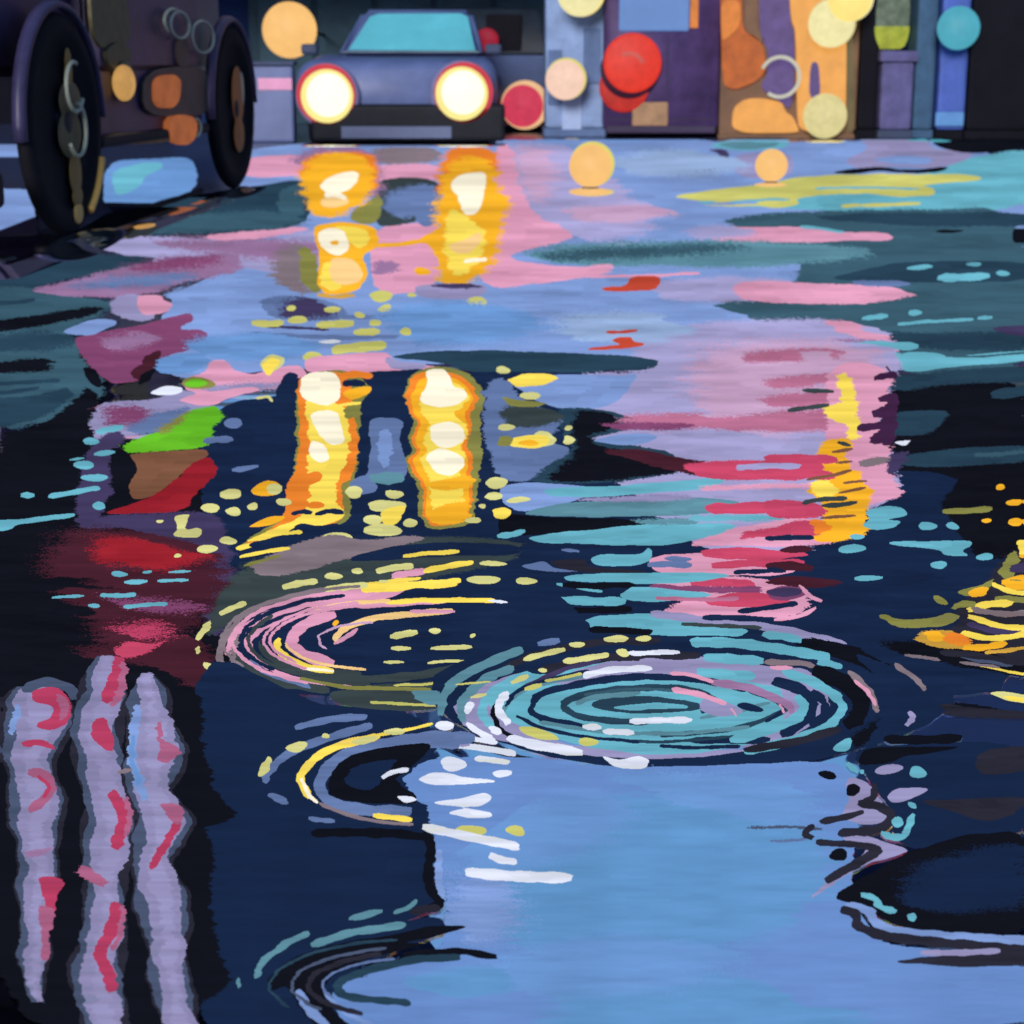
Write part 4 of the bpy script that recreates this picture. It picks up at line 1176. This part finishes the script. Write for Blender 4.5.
# windscreen: sheet lying on the sloping front of the cabin
def onfront(u, v, out):
    a = Vector(A[0]).lerp(Vector(A[1]), u)
    b = Vector(B[0]).lerp(Vector(B[1]), u)
    nrm = Vector((0, -(zr - zc), .4)).normalized()
    return a.lerp(b, v) + nrm * out
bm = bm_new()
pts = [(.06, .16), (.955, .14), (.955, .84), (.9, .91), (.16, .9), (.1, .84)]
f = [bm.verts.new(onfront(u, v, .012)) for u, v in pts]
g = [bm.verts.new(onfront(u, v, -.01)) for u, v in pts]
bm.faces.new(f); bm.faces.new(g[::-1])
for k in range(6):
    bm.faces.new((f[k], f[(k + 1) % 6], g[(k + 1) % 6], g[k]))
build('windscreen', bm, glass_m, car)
# bumper and grille
bm = bm_new()
z0, z1 = px(400, 141).z, px(400, 104).z
add_box(bm, px(312, 120).x, -.10, max(z0, .04), px(505, 120).x, .22, z1, .05, 3)
build('bumper', bm, blackpl_m, car, False)
bm = bm_new()
add_box(bm, px(342, 120).x, -.125, px(400, 140).z + .02, px(452, 120).x, -.103, px(400, 126).z, .008)
build('number_plate', bm, plate_m, car)
bm = bm_new()
add_box(bm, px(335, 60).x, .86, zs + .035, px(478, 60).x, .93, zs + .055, .008)
build('wiper_cowl', bm, mat('olive_trim', (92, 108, 116), var=.3), car)
for hx, hy, rr in ((328.0, 96.0, 25.5), (462.0, 93.5, 25.5)):
    c = px(hx, hy)
    k = CY / F
    r = rr * k * 1.02
    bm = bm_new()
    add_lathe(bm, [(r * 1.22, .08), (r * 1.2, -.05), (r * 1.08, -.08), (0, -.08)], 1, c, 40)
    ho = build('headlight', bm, mat('headlamp_bowl', (120, 116, 150), rough=.5, var=.2), car, True)
    bm = bm_new()
    off = Vector((.02 if hx > 400 else -.012, 0, .012 if hx > 400 else .02))
    add_lathe(bm, [(r * 1.10, -.082), (r * 1.10, -.10), (0, -.10)], 1, c + off, 40)
    build('ring', bm, redring_m, ho)
    bm = bm_new()
    add_lathe(bm, [(r * .98, -.102), (r * .97, -.12), (0, -.12)], 1, c, 40)
    build('glow_rim', bm, halo_m, ho)
    bm = bm_new()
    add_lathe(bm, [(r * .80, -.122), (r * .74, -.14), (r * .4, -.155), (0, -.16)], 1, c + Vector((.012, 0, .012)), 40)
    build('lens', bm, headl_m, ho, True)
for sx in (-1, 1):
    bm = bm_new()
    add_box(bm, sx * 1.0 - .09, 1.02, zs + .02, sx * 1.0 + .09, 1.14, zs + .13, .03)
    build('wing_mirror', bm, slatedk_m, car)
    for yy in (.62, 2.35):
        bm = bm_new()
        c = (sx * .86, yy, .3)
        add_lathe(bm, [(.2, -.1), (.29, -.1), (.3, -.06), (.3, .06), (.29, .1), (.2, .1)], 0, c, 32)
        wo = build('wheel', bm, tyre_m, car, True)
        bm = bm_new()
        add_lathe(bm, [(.2, -.09), (.19, -.05), (0, -.05)] if sx < 0 else [(.2, .09), (.19, .05), (0, .05)], 0, c, 32)
        build('rim', bm, plate_m, wo)

# ------------------------------------------------------------------ slate microcar behind it, seen from the rear
D2 = 21.9
c0 = W(512, 100, D2)
mc = thing('microcar', 'slate-blue microcar half hidden behind the blue car with crimson tail lamp', 'car', (-.42, D2, 0))
q = lambda x, y, D=D2: W(x, y, D) - Vector((-.42, D2, 0))
rw = q(551, 100).x
zb = q(540, 56).z
bm = bm_new()
loft(bm, [rsec(0, -rw, rw, .12, zb, .1), rsec(.3, -rw, rw, .1, zb + .02, .1), rsec(1.8, -rw, rw, .1, zb, .1), rsec(2.2, -rw + .06, rw - .06, .14, zb - .1, .1)])
build('body', bm, mat('slate_microcar', (78, 92, 128), rough=.5, var=.22, scale=3), mc, True)
bm = bm_new()
loft(bm, [rsec(.12, -rw + .04, q(546, 40).x, zb - .03, zb + .05, .03), rsec(.2, -rw + .06, q(543, 40).x, zb - .03, 1.45, .12), rsec(1.3, -rw + .06, q(543, 40).x, zb - .03, 1.5, .12), rsec(1.9, -rw + .06, q(543, 40).x, zb - .03, zb + .05, .03)])
build('cabin', bm, mat('deep_teal_cabin', (26, 36, 48), rough=.6, var=.4, scale=3), mc, True)
bm = bm_new()
add_box(bm, q(486, 40).x, .12, q(500, 53).z, q(522, 40).x, .17, q(500, 14).z, .02)
build('rear_window', bm, soot_m, mc)
bm = bm_new()
add_box(bm, q(505, 140).x - .8, -.06, .1, rw - .02, .1, .2, .03)
build('bumper', bm, blackpl_m, mc)
bm = bm_new()
c = q(487, 40, D2 - .02)
add_lathe(bm, [(.14, .2), (.14, -.02), (.1, -.05), (0, -.06)], 1, c + Vector((0, .05, 0)), 28)
build('brake_light', bm, crimd_m, mc, True)
c = q(525, 105, D2 - .1)
bm = bm_new()
add_lathe(bm, [(.29, .14), (.29, -.03), (0, -.03)], 1, c, 32)
to = build('tail_light', bm, mat('peach_rim', (240, 190, 140), emit=.9, var=.1), mc)
bm = bm_new()
add_lathe(bm, [(.25, -.032), (.24, -.06), (0, -.09)], 1, c + Vector((-.03, 0, -.012)), 32)
build('lens', bm, crim_m, to, True)
for sx in (-1, 1):
    for yy in (.45, 1.75):
        bm = bm_new()
        add_lathe(bm, [(.14, -.07), (.22, -.07), (.23, 0), (.22, .07), (.14, .07)], 0, (sx * (rw - .1), yy, .23), 24)
        build('wheel', bm, tyre_m, mc, True)
# its second lamp, lower left, a dull reflector
bm = bm_new()
c = q(505, 112, D2 - .04)
add_lathe(bm, [(.16, .08), (.16, -.02), (0, -.03)], 1, c, 24)
build('reflector', bm, mat('dull_red_reflector', (120, 52, 82), rough=.5, var=.2), mc)

# ------------------------------------------------------------------ purple delivery van, seen from the rear
D3 = 20.45
vx = (W(604, 136, D3).x + W(717, 136, D3).x) / 2
van = thing('delivery_van', 'narrow purple delivery van with blue rear window and red brake lamps', 'van', (vx, D3, 0))
v = lambda x, y, D=D3: W(x, y, D) - Vector((vx, D3, 0))
hw3 = (W(717, 136, D3).x - W(604, 136, D3).x) / 2
bm = bm_new()
loft(bm, [rsec(0, -hw3, hw3, .06, 1.9, .1), rsec(.06, -hw3 - .01, hw3 + .01, .05, 1.93, .12), rsec(2.4, -hw3, hw3, .05, 1.93, .12), rsec(2.9, -hw3 + .05, hw3 - .05, .1, 1.2, .12), rsec(3.1, -hw3 + .1, hw3 - .1, .2, .9, .1)])
build('body', bm, purple_m, van, True)
bm = bm_new()
add_box(bm, v(619, 20).x, -.035, v(650, 31).z, v(689, 20).x, .03, 1.80, .025, 3)
wo = build('rear_window', bm, bluewin_m, van)
bm = bm_new()
add_box(bm, v(690, 20).x, -.03, v(650, 28).z, v(698, 20).x, .03, 1.80, .01)
build('side_lamp', bm, orange_m, wo)
for lx, ly, rr, mm, dd, nm in ((632, 63, 28, red_m, -.10, 'brake_light'), (624, 87, 24, mat('dark_red_glass', (196, 48, 40), emit=.85, var=.25, scale=7), -.035, 'tail_light')):
    c = v(lx, ly)
    r = rr * D3 / F
    bm = bm_new()
    add_lathe(bm, [(r, .05 - dd * 0), (r, dd), (r * .9, dd - .02), (0, dd - .03)], 1, c, 36)
    lo = build(nm, bm, mm, van, True)
    bm = bm_new()
    if nm == 'brake_light':
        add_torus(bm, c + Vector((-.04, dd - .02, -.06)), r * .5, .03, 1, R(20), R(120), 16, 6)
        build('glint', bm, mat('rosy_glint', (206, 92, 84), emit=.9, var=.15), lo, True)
    else:
        cu = v(629, 69)
        ru = 28 * D3 / F
        add_lathe(bm, [(ru, dd - .052), (ru, dd - .058), (0, dd - .058)], 1, cu, 36)
        build('bezel', bm, mat('wine_dark_bezel', (62, 30, 50), rough=.6, var=.3), lo, True)  # dark disc put in as the shadow crescent below the upper lamp
bm = bm_new()
add_box(bm, v(632, 110).x, -.04, v(650, 126).z, v(668, 110).x, .02, v(650, 102).z, .02)
build('number_plate', bm, mat('ochre_plate', (150, 116, 84), rough=.6, var=.3, scale=6), van)
bm = bm_new()
add_box(bm, -hw3 + .02, -.05, .05, hw3 - .02, .06, .14, .02)
build('bumper', bm, mat('dark_purple_bumper', (44, 32, 62), var=.3), van)
bm = bm_new()
add_box(bm, -hw3 + .06, -.012, .2, hw3 - .06, -.003, .215)
add_box(bm, .06, -.012, .2, .07, -.003, v(650, 36).z)
build('door_seam', bm, mat('dark_seam', (40, 28, 58), var=.2), van)
for sx in (-1, 1):
    for yy in (.6, 2.5):
        bm = bm_new()
        add_lathe(bm, [(.16, -.08), (.25, -.08), (.26, 0), (.25, .08), (.16, .08)], 0, (sx * (hw3 - .1), yy, .26), 24)
        build('wheel', bm, tyre_m, van, True)

# ------------------------------------------------------------------ buildings and stall at street level
def pillar(name, label, x0, x1, D, z1, m, base=None, group=None, dep=.5, cat='pillar'):
    a, b = W(x0, 130, D).x, W(x1, 130, D).x
    t = thing(name, label, cat, ((a + b) / 2, D, 0), 0, group)
    h = (b - a) / 2
    bm = bm_new()
    add_box(bm, -h, 0, .1, h, dep, z1, .04)
    build('shaft', bm, m, t)
    bm = bm_new()
    add_box(bm, -h - .02, -.03, 0, h + .02, dep + .02, .099, .02)
    build('plinth', bm, base or m, t)
    bm = bm_new()
    add_box(bm, -h - .03, -.04, z1 + .001, h + .03, dep + .03, z1 + .12, .02)
    build('capital', bm, m, t)
    return t


pillar('kiosk', 'pale blue narrow kiosk between the microcar and the purple van', 545, 604, 20.75, 1.98, paleblue_m, steelblue_m, dep=.9, cat='kiosk')
kk = [o for o in COL.objects if o.name.startswith('kiosk')][0]
a = kk.location
for x0, x1, y0, y1, m in ((548, 562, 50, 105, steelblue_m), (583, 601, 28, 84, steelblue_m), (562, 582, 92, 132, mat('light_patch', (150, 170, 206), rough=.8, var=.15))):
    p0, p1 = W(x0, y1, 20.72) - a, W(x1, y0, 20.72) - a
    bm = bm_new()
    add_box(bm, p0.x, -.028, p0.z, p1.x, -.003, p1.z, .008)
    build('panel', bm, m, kk)

# dark teal wall panels of the street front behind the cars
p0, p1 = W(252, 118, 24.8), W(560, 118, 24.8)
t = thing('shop_shutter', 'dark teal closed shop front behind the blue car', 'shop front', ((p0.x + p1.x) / 2, 24.8, 0))
hh = (p1.x - p0.x) / 2
bm = bm_new()
add_box(bm, -hh, 0, 0, hh, .12, 2.1, .02)
build('wall', bm, tealw_m, t)
for k in range(5):
    bm = bm_new()
    xx = -hh + .1 + k * (2 * hh - .2) / 5
    add_box(bm, xx + .04, -.03, .2, xx + (2 * hh - .2) / 5 - .04, -.003, 1.95, .012)
    build('shutter', bm, mat('teal_shutter', (38, 66, 78), rough=.7, var=.35, scale=3), t)

# low slate wall with a pink stripe
D6 = 19.3
p0, p1 = W(222, 148, D6), W(295, 148, D6)
zt = W(280, 66, D6).z
t = thing('garden_wall', 'low slate-blue wall with a pink stripe beside the blue car', 'wall', ((p0.x + p1.x) / 2, D6, 0))
hh = (p1.x - p0.x) / 2
bm = bm_new()
add_box(bm, -hh, 0, 0, hh, .22, zt, .03)
build('wall', bm, slate_m, t)
bm = bm_new()
zz0, zz1 = W(275, 90, D6).z, W(275, 78, D6).z
add_box(bm, W(258, 80, D6).x - t.location.x, -.012, zz0, W(292, 80, D6).x - t.location.x, -.002, zz1, .004)
build('stripe', bm, pinkst_m, t)
bm = bm_new()
add_box(bm, -hh - .02, -.03, zt + .001, hh + .02, .25, zt + .05, .015)
build('coping', bm, slatedk_m, t)

# orange stall
D5 = 20.4
p0, p1 = W(719, 132, D5), W(856, 132, D5)
st = thing('shop_stall', 'orange and violet lit shop stall right of the purple van', 'stall', ((p0.x + p1.x) / 2, D5, 0))
s_ = lambda x, y: W(x, y, D5) - st.location
hh = (p1.x - p0.x) / 2
bm = bm_new()
add_box(bm, -hh, .02, 0, hh, .9, 1.98, .02)
build('frame', bm, bronze_m, st)


def panel(name, pts, m, d0=-.03):
    q = [s_(*p) for p in chaikin(pts_of(pts), True, 2)]
    bm = bm_new()
    add_prism(bm, [(p.x, min(p.z, 1.95)) for p in q], 1, d0, .018 if d0 > -.035 else d0 + .02)
    return build(name, bm, m, st)


panel('counter', '733,108 745,99 762,98 782,102 785,112 792,116 798,128 798,133 732,133', orange2_m)
panel('lit_panel', '720,-40 742,-40 741,30 755,36 764,48 766,72 752,84 733,90 722,84', rust_m)
panel('lit_panel', '720,0 740,0 740,25 725,40 721,40', orange_m, -.052)
panel('lit_panel', '744,-40 757,-40 757,30 764,40 762,44 748,34 744,26', bronze_m)
panel('display_window', '758,-40 787,-40 790,24 794,30 794,84 790,110 784,104 770,96 760,86 768,74 768,48 760,38', violet_m)
panel('lit_panel', '788,-40 842,-40 846,40 846,60 845,132 800,132 797,112 796,30 791,20', orange2_m)
panel('display_window', '810,62 818,62 820,98 808,98', violet_m, -.056)
panel('lit_panel', '846,30 853,30 854,132 847,132', mat('olive_lit_panel', (112, 98, 62), emit=.8, var=.3), -.03)
bm = bm_new()
add_box(bm, -hh - .02, -.08, 0, hh + .02, .0, .045, .01)
build('sill', bm, bronze_m, st)

pillar('pillar', 'black pillar right of the orange stall', 857, 876, 20.3, 1.9, soot_m, soot_m, 'pillars in a row at right')
pillar('pillar', 'lilac-grey pillar below the yellow-green plant', 879, 911, 20.2, W(895, 62, 20.2).z, lilacp_m, slatedk_m, 'pillars in a row at right')
pillar('pillar', 'teal pillar right of the lilac pillar', 912, 932, 20.25, 1.95, tealp_m, tealp_m, 'pillars in a row at right')
bp = pillar('pillar', 'bright blue pillar with a lighter foot beside the black end wall', 936, 964, 20.15, 1.95, bluep_m, soot_m, 'pillars in a row at right')
bm = bm_new()
p0, p1 = W(936, 130, 20.1), W(964, 112, 20.1)
add_box(bm, p0.x - bp.location.x - .01, -.04, .14, p1.x - bp.location.x + .01, -.004, p1.z, .02)
build('foot_panel', bm, bluebase_m, bp)
pillar('end_wall', 'black wall at the right edge behind the cyan lamp', 966, 1120, 20.05, 2.0, soot_m, soot_m, cat='wall')

# cloth lantern on the lilac pillar
zc_ = W(895, 62, 20.2).z + .122
c = W(893, 22, 20.2)
pl = thing('cloth_lantern', 'mottled grey-green cloth lantern with yellow-green hem on the lilac pillar', 'lantern', (c.x, 20.45, zc_))
bm = bm_new()
add_lathe(bm, [(.20, .14), (.225, .2), (.23, .4), (.215, .75), (.18, .95), (.1, 1.0), (0, 1.0)], 2, (0, 0, 0), 28)
build('shade', bm, mat('grey_green_cloth', (112, 128, 112), rough=.8, var=.5, scale=9, emit=.75), pl, True)
bm = bm_new()
add_lathe(bm, [(0, .02), (.14, .02), (.19, .05), (.22, .12), (.232, .2), (.236, .26), (.228, .262)], 2, (0, 0, 0), 28)
build('hem', bm, mat('yellow_green_cloth', (168, 178, 66), rough=.8, var=.3, scale=9, emit=.85), pl, True)
bm = bm_new()
add_lathe(bm, [(.1, 0), (.1, .03), (0, .03)], 2, (0, 0, 0), 20)
build('foot', bm, slatedk_m, pl)

# dark kerb pieces along the foot of the stall
# ------------------------------------------------------------------ globe lamps
def globe(label, x, y, rpx, D, m, wall, rim=None, group='round street lamps', ground_=False, flat=.75):
    c = W(x, y, D)
    r = rpx * D / F
    t = thing('globe_lamp', label, 'lamp', (c.x, D, 0 if ground_ else c.z), 0, group)
    z = c.z if ground_ else 0
    bm = bm_new()
    add_sphere(bm, (0, 0, z), r, 1, flat, 1)
    build('globe', bm, m, t, True)
    if rim:
        bm = bm_new()
        add_torus(bm, (.012, 0, z + .012), r * .96, r * .09, 1)
        build('rim', bm, rim, t, True)
    bm = bm_new()
    if ground_:
        add_lathe(bm, [(r * .4, 0), (r * .4, .01), (r * .2, .02), (r * .2, max(.03, z - r * .9))], 2, (0, 0, 0), 20)
        build('post', bm, slatedk_m, t)
    else:
        add_tube(bm, [(0, r * flat * .9, 0), (0, wall - D, .0)], .02)
        build('bracket', bm, blackpl_m, t)
    return t


globe('large plain peach lamp between purple car and blue car', 289.5, 30, 26.5, 21.0, peach_m, 24.75)
globe('blush lamp with a yellow-green rim on the pale blue kiosk', 565, 80, 19, 20.2, blush_m, 20.74, peachrim_m)
globe('cream lamp at the top edge above the pale blue kiosk', 580, -7, 22, 20.2, cream_m, 20.74, yellowl_m)
globe('peach lamp on a short post standing on the wet road before the kiosk', 590.5, 166, 21, W(0, 166, 1).y * 0 + ground(590, 189).y, peach_m, 0, peachrim_m, 'low post lamps on the road', True, .9)  # road globes stand in for lamp reflections; their posts are added
globe('small peach lamp on a short post standing on the road before the stall', 771.5, 165.5, 16, ground(771, 183.5).y, peach_m, 0, None, 'low post lamps on the road', True, .9)
globe('pale cream lamp low on the orange stall', 825, 116, 21.5, 20.1, pale_m, 20.42)
globe('pale cream lamp high on the orange stall, below the yellow one', 831, 24, 22, 20.12, cream_m, 20.42, pale_m)
globe('bright yellow lamp at the top edge with cream rim above orange stall', 850, -1, 21, 19.7, yellowl_m, 20.42, cream_m)
globe('cyan lamp before the bright blue pillar', 958.5, 28, 20.5, 19.8, cyanl_m, 20.16)
t = thing('ring_light', 'thin pale ring light on the orange stall', 'light', tuple(W(780, 77, 20.1)), 0)
bm = bm_new()
add_torus(bm, (0, 0, 0), .215, .02, 1, R(-125), R(155), 40)
build('tube', bm, mat('pale_ring', (206, 204, 186), emit=.9, var=.12), t, True)
bm = bm_new()
add_tube(bm, [(0, 0, .215), (0, .26, .215)], .012)
build('bracket', bm, blackpl_m, t)

# ------------------------------------------------------------------ dark purple vintage car at the left edge
gn, gf = ground(70, 234), ground(236, 188)
hd = (gf - gn)
WB = Vector((hd.x, hd.y, 0)).length
ang = math.atan2(hd.y, hd.x)           # heading of local +X
vc = thing('vintage_car', 'dark purple vintage car with tall thin wheels at the left edge', 'car', (gn.x, gn.y, 0), ang)
RW = .545


def V_(u, vv, z):
    return (u, vv, z)


# local axes: x along the car (away from the camera), -y towards the road centre
def wheel(u):
    bm = bm_new()
    c = (u, .1, RW)
    add_lathe(bm, [(RW * .74, -.10), (RW * .80, -.125), (RW * .95, -.12), (RW, -.10), (RW, -.075), (RW * .95, -.05), (RW * .74, -.05)], 1, c, 56)
    wo = build('wheel', bm, tyre_m, vc, True)
    bm = bm_new()
    add_lathe(bm, [(RW * .74, -.095), (RW * .7, -.06), (RW * .25, -.07), (RW * .22, -.09), (RW * .12, -.13), (0, -.135)], 1, c, 40)
    build('hub', bm, mat('black_hub', (26, 24, 32), rough=.6, var=.5, scale=6), wo, True)
    return wo


w1 = wheel(0.0)
w2 = wheel(WB)
olive_m = mat('olive_enamel', (86, 80, 52), rough=.5, var=.35, scale=9)
brassy_m = mat('amber_reflector', (214, 164, 84), rough=.4, var=.15)
dimamb_m = mat('dim_amber', (132, 102, 50), rough=.5, var=.3)
wl = lambda z, uu, s, sz: (uu, -.03 - s, z)
# enamel patches and studs on the near wheel
for (uu, zz, r1, r2, m, nm) in ((.06, .82, .05, .10, dimamb_m, 'wheel_stud'), (.05, .66, .16, .1, olive_m, 'enamel_patch'), (.02, .50, .17, .12, olive_m, 'enamel_patch'), (.07, .30, .09, .11, dimamb_m, 'wheel_stud'),
                                (.08, .185, .075, .055, dimamb_m, 'wheel_stud'), (.08, .10, .07, .055, brassy_m, 'wheel_stud')):
    bm = bm_new()
    q = bmesh.ops.create_uvsphere(bm, u_segments=20, v_segments=10, radius=1)
    for v_ in q['verts']:
        v_.co = Vector((uu + v_.co.x * r1, -.02 + v_.co.y * .008 - .004, zz + v_.co.z * r2))
    build(nm, bm, m, w1, True)
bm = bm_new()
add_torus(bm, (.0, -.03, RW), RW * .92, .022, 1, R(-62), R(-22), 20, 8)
build('rim_glint', bm, brassy_m, w1, True)  # glint put in as an amber-coloured arc
for zz in (.73, .52):
    bm = bm_new()
    add_torus(bm, (.03, -.06, zz), .12 if zz > .6 else .13, .011, 1, R(70) if zz > .6 else R(-150), R(330) if zz > .6 else R(80), 28, 6)
    build('chrome_ring', bm, dullpale_m, w1, True)  # out-of-focus light circle modelled as a pale ring
# streaks on the far wheel
for (uu, zz, r1, r2, m, nm) in ((.1, .62, .16, .2, mat('rust_enamel', (168, 92, 38), rough=.5, var=.3), 'enamel_patch'), (.1, .36, .14, .12, mat('rust_enamel', (168, 92, 38)), 'enamel_patch'), (.22, .66, .05, .12, dullpale_m, 'wheel_stud')):
    bm = bm_new()
    q = bmesh.ops.create_uvsphere(bm, u_segments=20, v_segments=10, radius=1)
    for v_ in q['verts']:
        v_.co = Vector((WB + uu - .05 + v_.co.x * r1, -.024 + v_.co.y * .008, zz + v_.co.z * r2))
    build(nm, bm, m, w2, True)
# wings
for u0, m in ((0.0, mat('wing_purple', (50, 46, 78), rough=.45, var=.35, scale=4)), (WB, mat('wing_plum', (66, 54, 84), rough=.45, var=.35, scale=4))):
    bm = bm_new()
    rings = []
    for k in range(25):
        a_ = R(2 + 184 * k / 24)
        ring = []
        for (rr, yy) in ((RW * 1.04, -.05), (RW * 1.09, -.045), (RW * 1.11, -.02), (RW * 1.11, .01), (RW * 1.05, .01), (RW * 1.045, -.02)):
            ring.append(bm.verts.new((u0 + rr * math.cos(a_), yy + .02, RW + rr * math.sin(a_))))
        rings.append(ring)
    for a_, b_ in zip(rings, rings[1:]):
        for k in range(6):
            bm.faces.new((a_[k], a_[(k + 1) % 6], b_[(k + 1) % 6], b_[k]))
    bm.faces.new(rings[0]); bm.faces.new(rings[-1][::-1])
    build('wing', bm, m, vc, True)
zsill = .46
bm = bm_new()
# body side between and beyond the wheels; a plan outline extruded up, narrowing to the nose
add_prism(bm, [(-.75, .16), (RW * 1.2, .14), (RW * 1.2, .03), (WB - RW * 1.2, .03), (WB - RW * 1.2, .14), (WB + .5, .2), (WB + .85, .35), (WB + .85, 1.35), (WB + .5, 1.5), (-.75, 1.56)], 2, .78, 1.34, .05)
add_box(bm, RW * 1.2, .04, zsill, WB - RW * 1.2, .07, .80)
add_box(bm, -.74, .17, .44, -.70, 1.5, .80)
build('body', bm, purplek_m, vc)
bm = bm_new()
loft(bm, [[(-.6, .35, 1.34), (-.6, 1.4, 1.34), (-.3, 1.3, 1.72), (-.3, .48, 1.72)], [(1.9, .3, 1.34), (1.9, 1.42, 1.34), (1.4, 1.3, 1.72), (1.4, .48, 1.72)]])
build('cabin', bm, purplek_m, vc)
bm = bm_new()
add_box(bm, RW * 1.1, -.0, zsill - .06, WB - RW * 1.1, .28, zsill - .002, .02)
build('running_board', bm, blackpl_m, vc)
for u0, u1, z0_, z1_, nm in ((-1.02, -.86, .2, .37, 'bumper'),):
    bm = bm_new()
    add_box(bm, u0, -.02, z0_, u1, 1.75, z1_, .04, 3)
    for yy in (.45, 1.2):
        add_box(bm, u1 - .02, yy, z0_ + .04, -.72, yy + .1, z1_ - .02)
        add_box(bm, -.72, yy, z0_ + .04, -.70, yy + .1, .5)
    build(nm, bm, blackpl_m, vc)
# the wheels on the far side
for u in (0.0, WB):
    bm = bm_new()
    add_lathe(bm, [(RW * .7, -.06), (RW, -.05), (RW, .05), (RW * .7, .06)], 1, (u, 1.22, RW), 40)
    build('wheel', bm, tyre_m, vc, True)
# body lamp, and orange and brown patches coloured as reflections on the side


def sidept(x, y, off):
    """where the sight line through this place of the photograph meets the car's side"""
    d = Vector(ray(x, y))
    o = Vector((0, 0, H))
    nrm = Vector((math.sin(ang), -math.cos(ang), 0))
    p0 = vc.location + Vector((-math.sin(ang), math.cos(ang), 0)) * (.03 - off)
    t_ = (p0 - o).dot(nrm) / d.dot(nrm)
    p = o + d * t_ - vc.location
    return Vector((p.x * math.cos(ang) + p.y * math.sin(ang), .03 - off, p.z))


def side_panel(nm, pts, m, off0, off1, bev=0.0):
    q = [sidept(x, y, off0) for x, y in chaikin(pts_of(pts), True, 2)]
    bm = bm_new()
    add_prism(bm, [(p.x, p.z) for p in q], 1, .03 - off0 - (off1 - off0), .03 + .002, bev)
    return build(nm, bm, m, vc)


side_panel('door_panel', '143,70 207,64 211,108 200,116 142,116', mat('olive_brown_panel', (82, 66, 58), rough=.5, var=.35, scale=5), .012, .016, .004)
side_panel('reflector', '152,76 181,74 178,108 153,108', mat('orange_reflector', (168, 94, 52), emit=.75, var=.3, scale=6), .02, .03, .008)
side_panel('side_strip', '105,133 170,131 170,143 106,145', mat('ochre_strip', (122, 84, 46), rough=.5, var=.3, scale=5), .012, .022, .006)
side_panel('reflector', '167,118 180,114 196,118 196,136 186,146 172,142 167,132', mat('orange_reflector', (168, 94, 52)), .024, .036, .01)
side_panel('enamel_patch', '88,-20 122,-20 130,26 128,44 110,42 102,50 92,36', olive_m, .012, .018, .004)
side_panel('enamel_patch', '104,50 118,40 130,48 130,64 112,70 106,62', olive_m, .014, .022, .006)
side_panel('side_strip', '176,38 188,38 188,66 177,68', mat('olive_brown_panel', (82, 66, 58)), .014, .020, .004)
for (x, y, rr, nm) in ((124, 83, 16, 'side_lamp'),):
    c = sidept(x, y, .05)
    bm = bm_new()
    add_sphere(bm, (c.x, c.y, c.z), 1, .11 * 1.25, .05, .098)
    build(nm, bm, mat('peach_side_lamp', (206, 156, 88), emit=.85, var=.2, scale=7), vc, True)
    bm = bm_new()
    add_sphere(bm, (c.x + .09, c.y + .02, c.z + .005), 1, .14, .035, .115)
    build('lamp_bezel', bm, olive_m, vc, True)
for (x, y, rr, a0, a1) in ((180, 25, .078, 40, 400), (174, 22, .075, 60, 230), (203, 37, .098, 0, 360), (194, 128, .06, -70, 70)):
    c = sidept(x, y, .045)
    bm = bm_new()
    n0 = len(bm.verts)
    add_torus(bm, (0, 0, 0), rr, .0085, 1, R(a0), R(a1), 32, 6)
    for v_ in bm.verts:
        v_.co = Vector((v_.co.x * 2.6, v_.co.y, v_.co.z)) + c
    build('chrome_ring', bm, dullpale_m, vc, True)  # out-of-focus light circles modelled as pale rings on the side

scn.render.engine = 'CYCLES'
scn.cycles.use_denoising = True
scn.cycles.max_bounces = 8
scn.cycles.sample_clamp_indirect = 6
scn.view_settings.view_transform = 'Standard'
scn.view_settings.look = 'None'
scn.view_settings.exposure = 0
scn.view_settings.gamma = 1
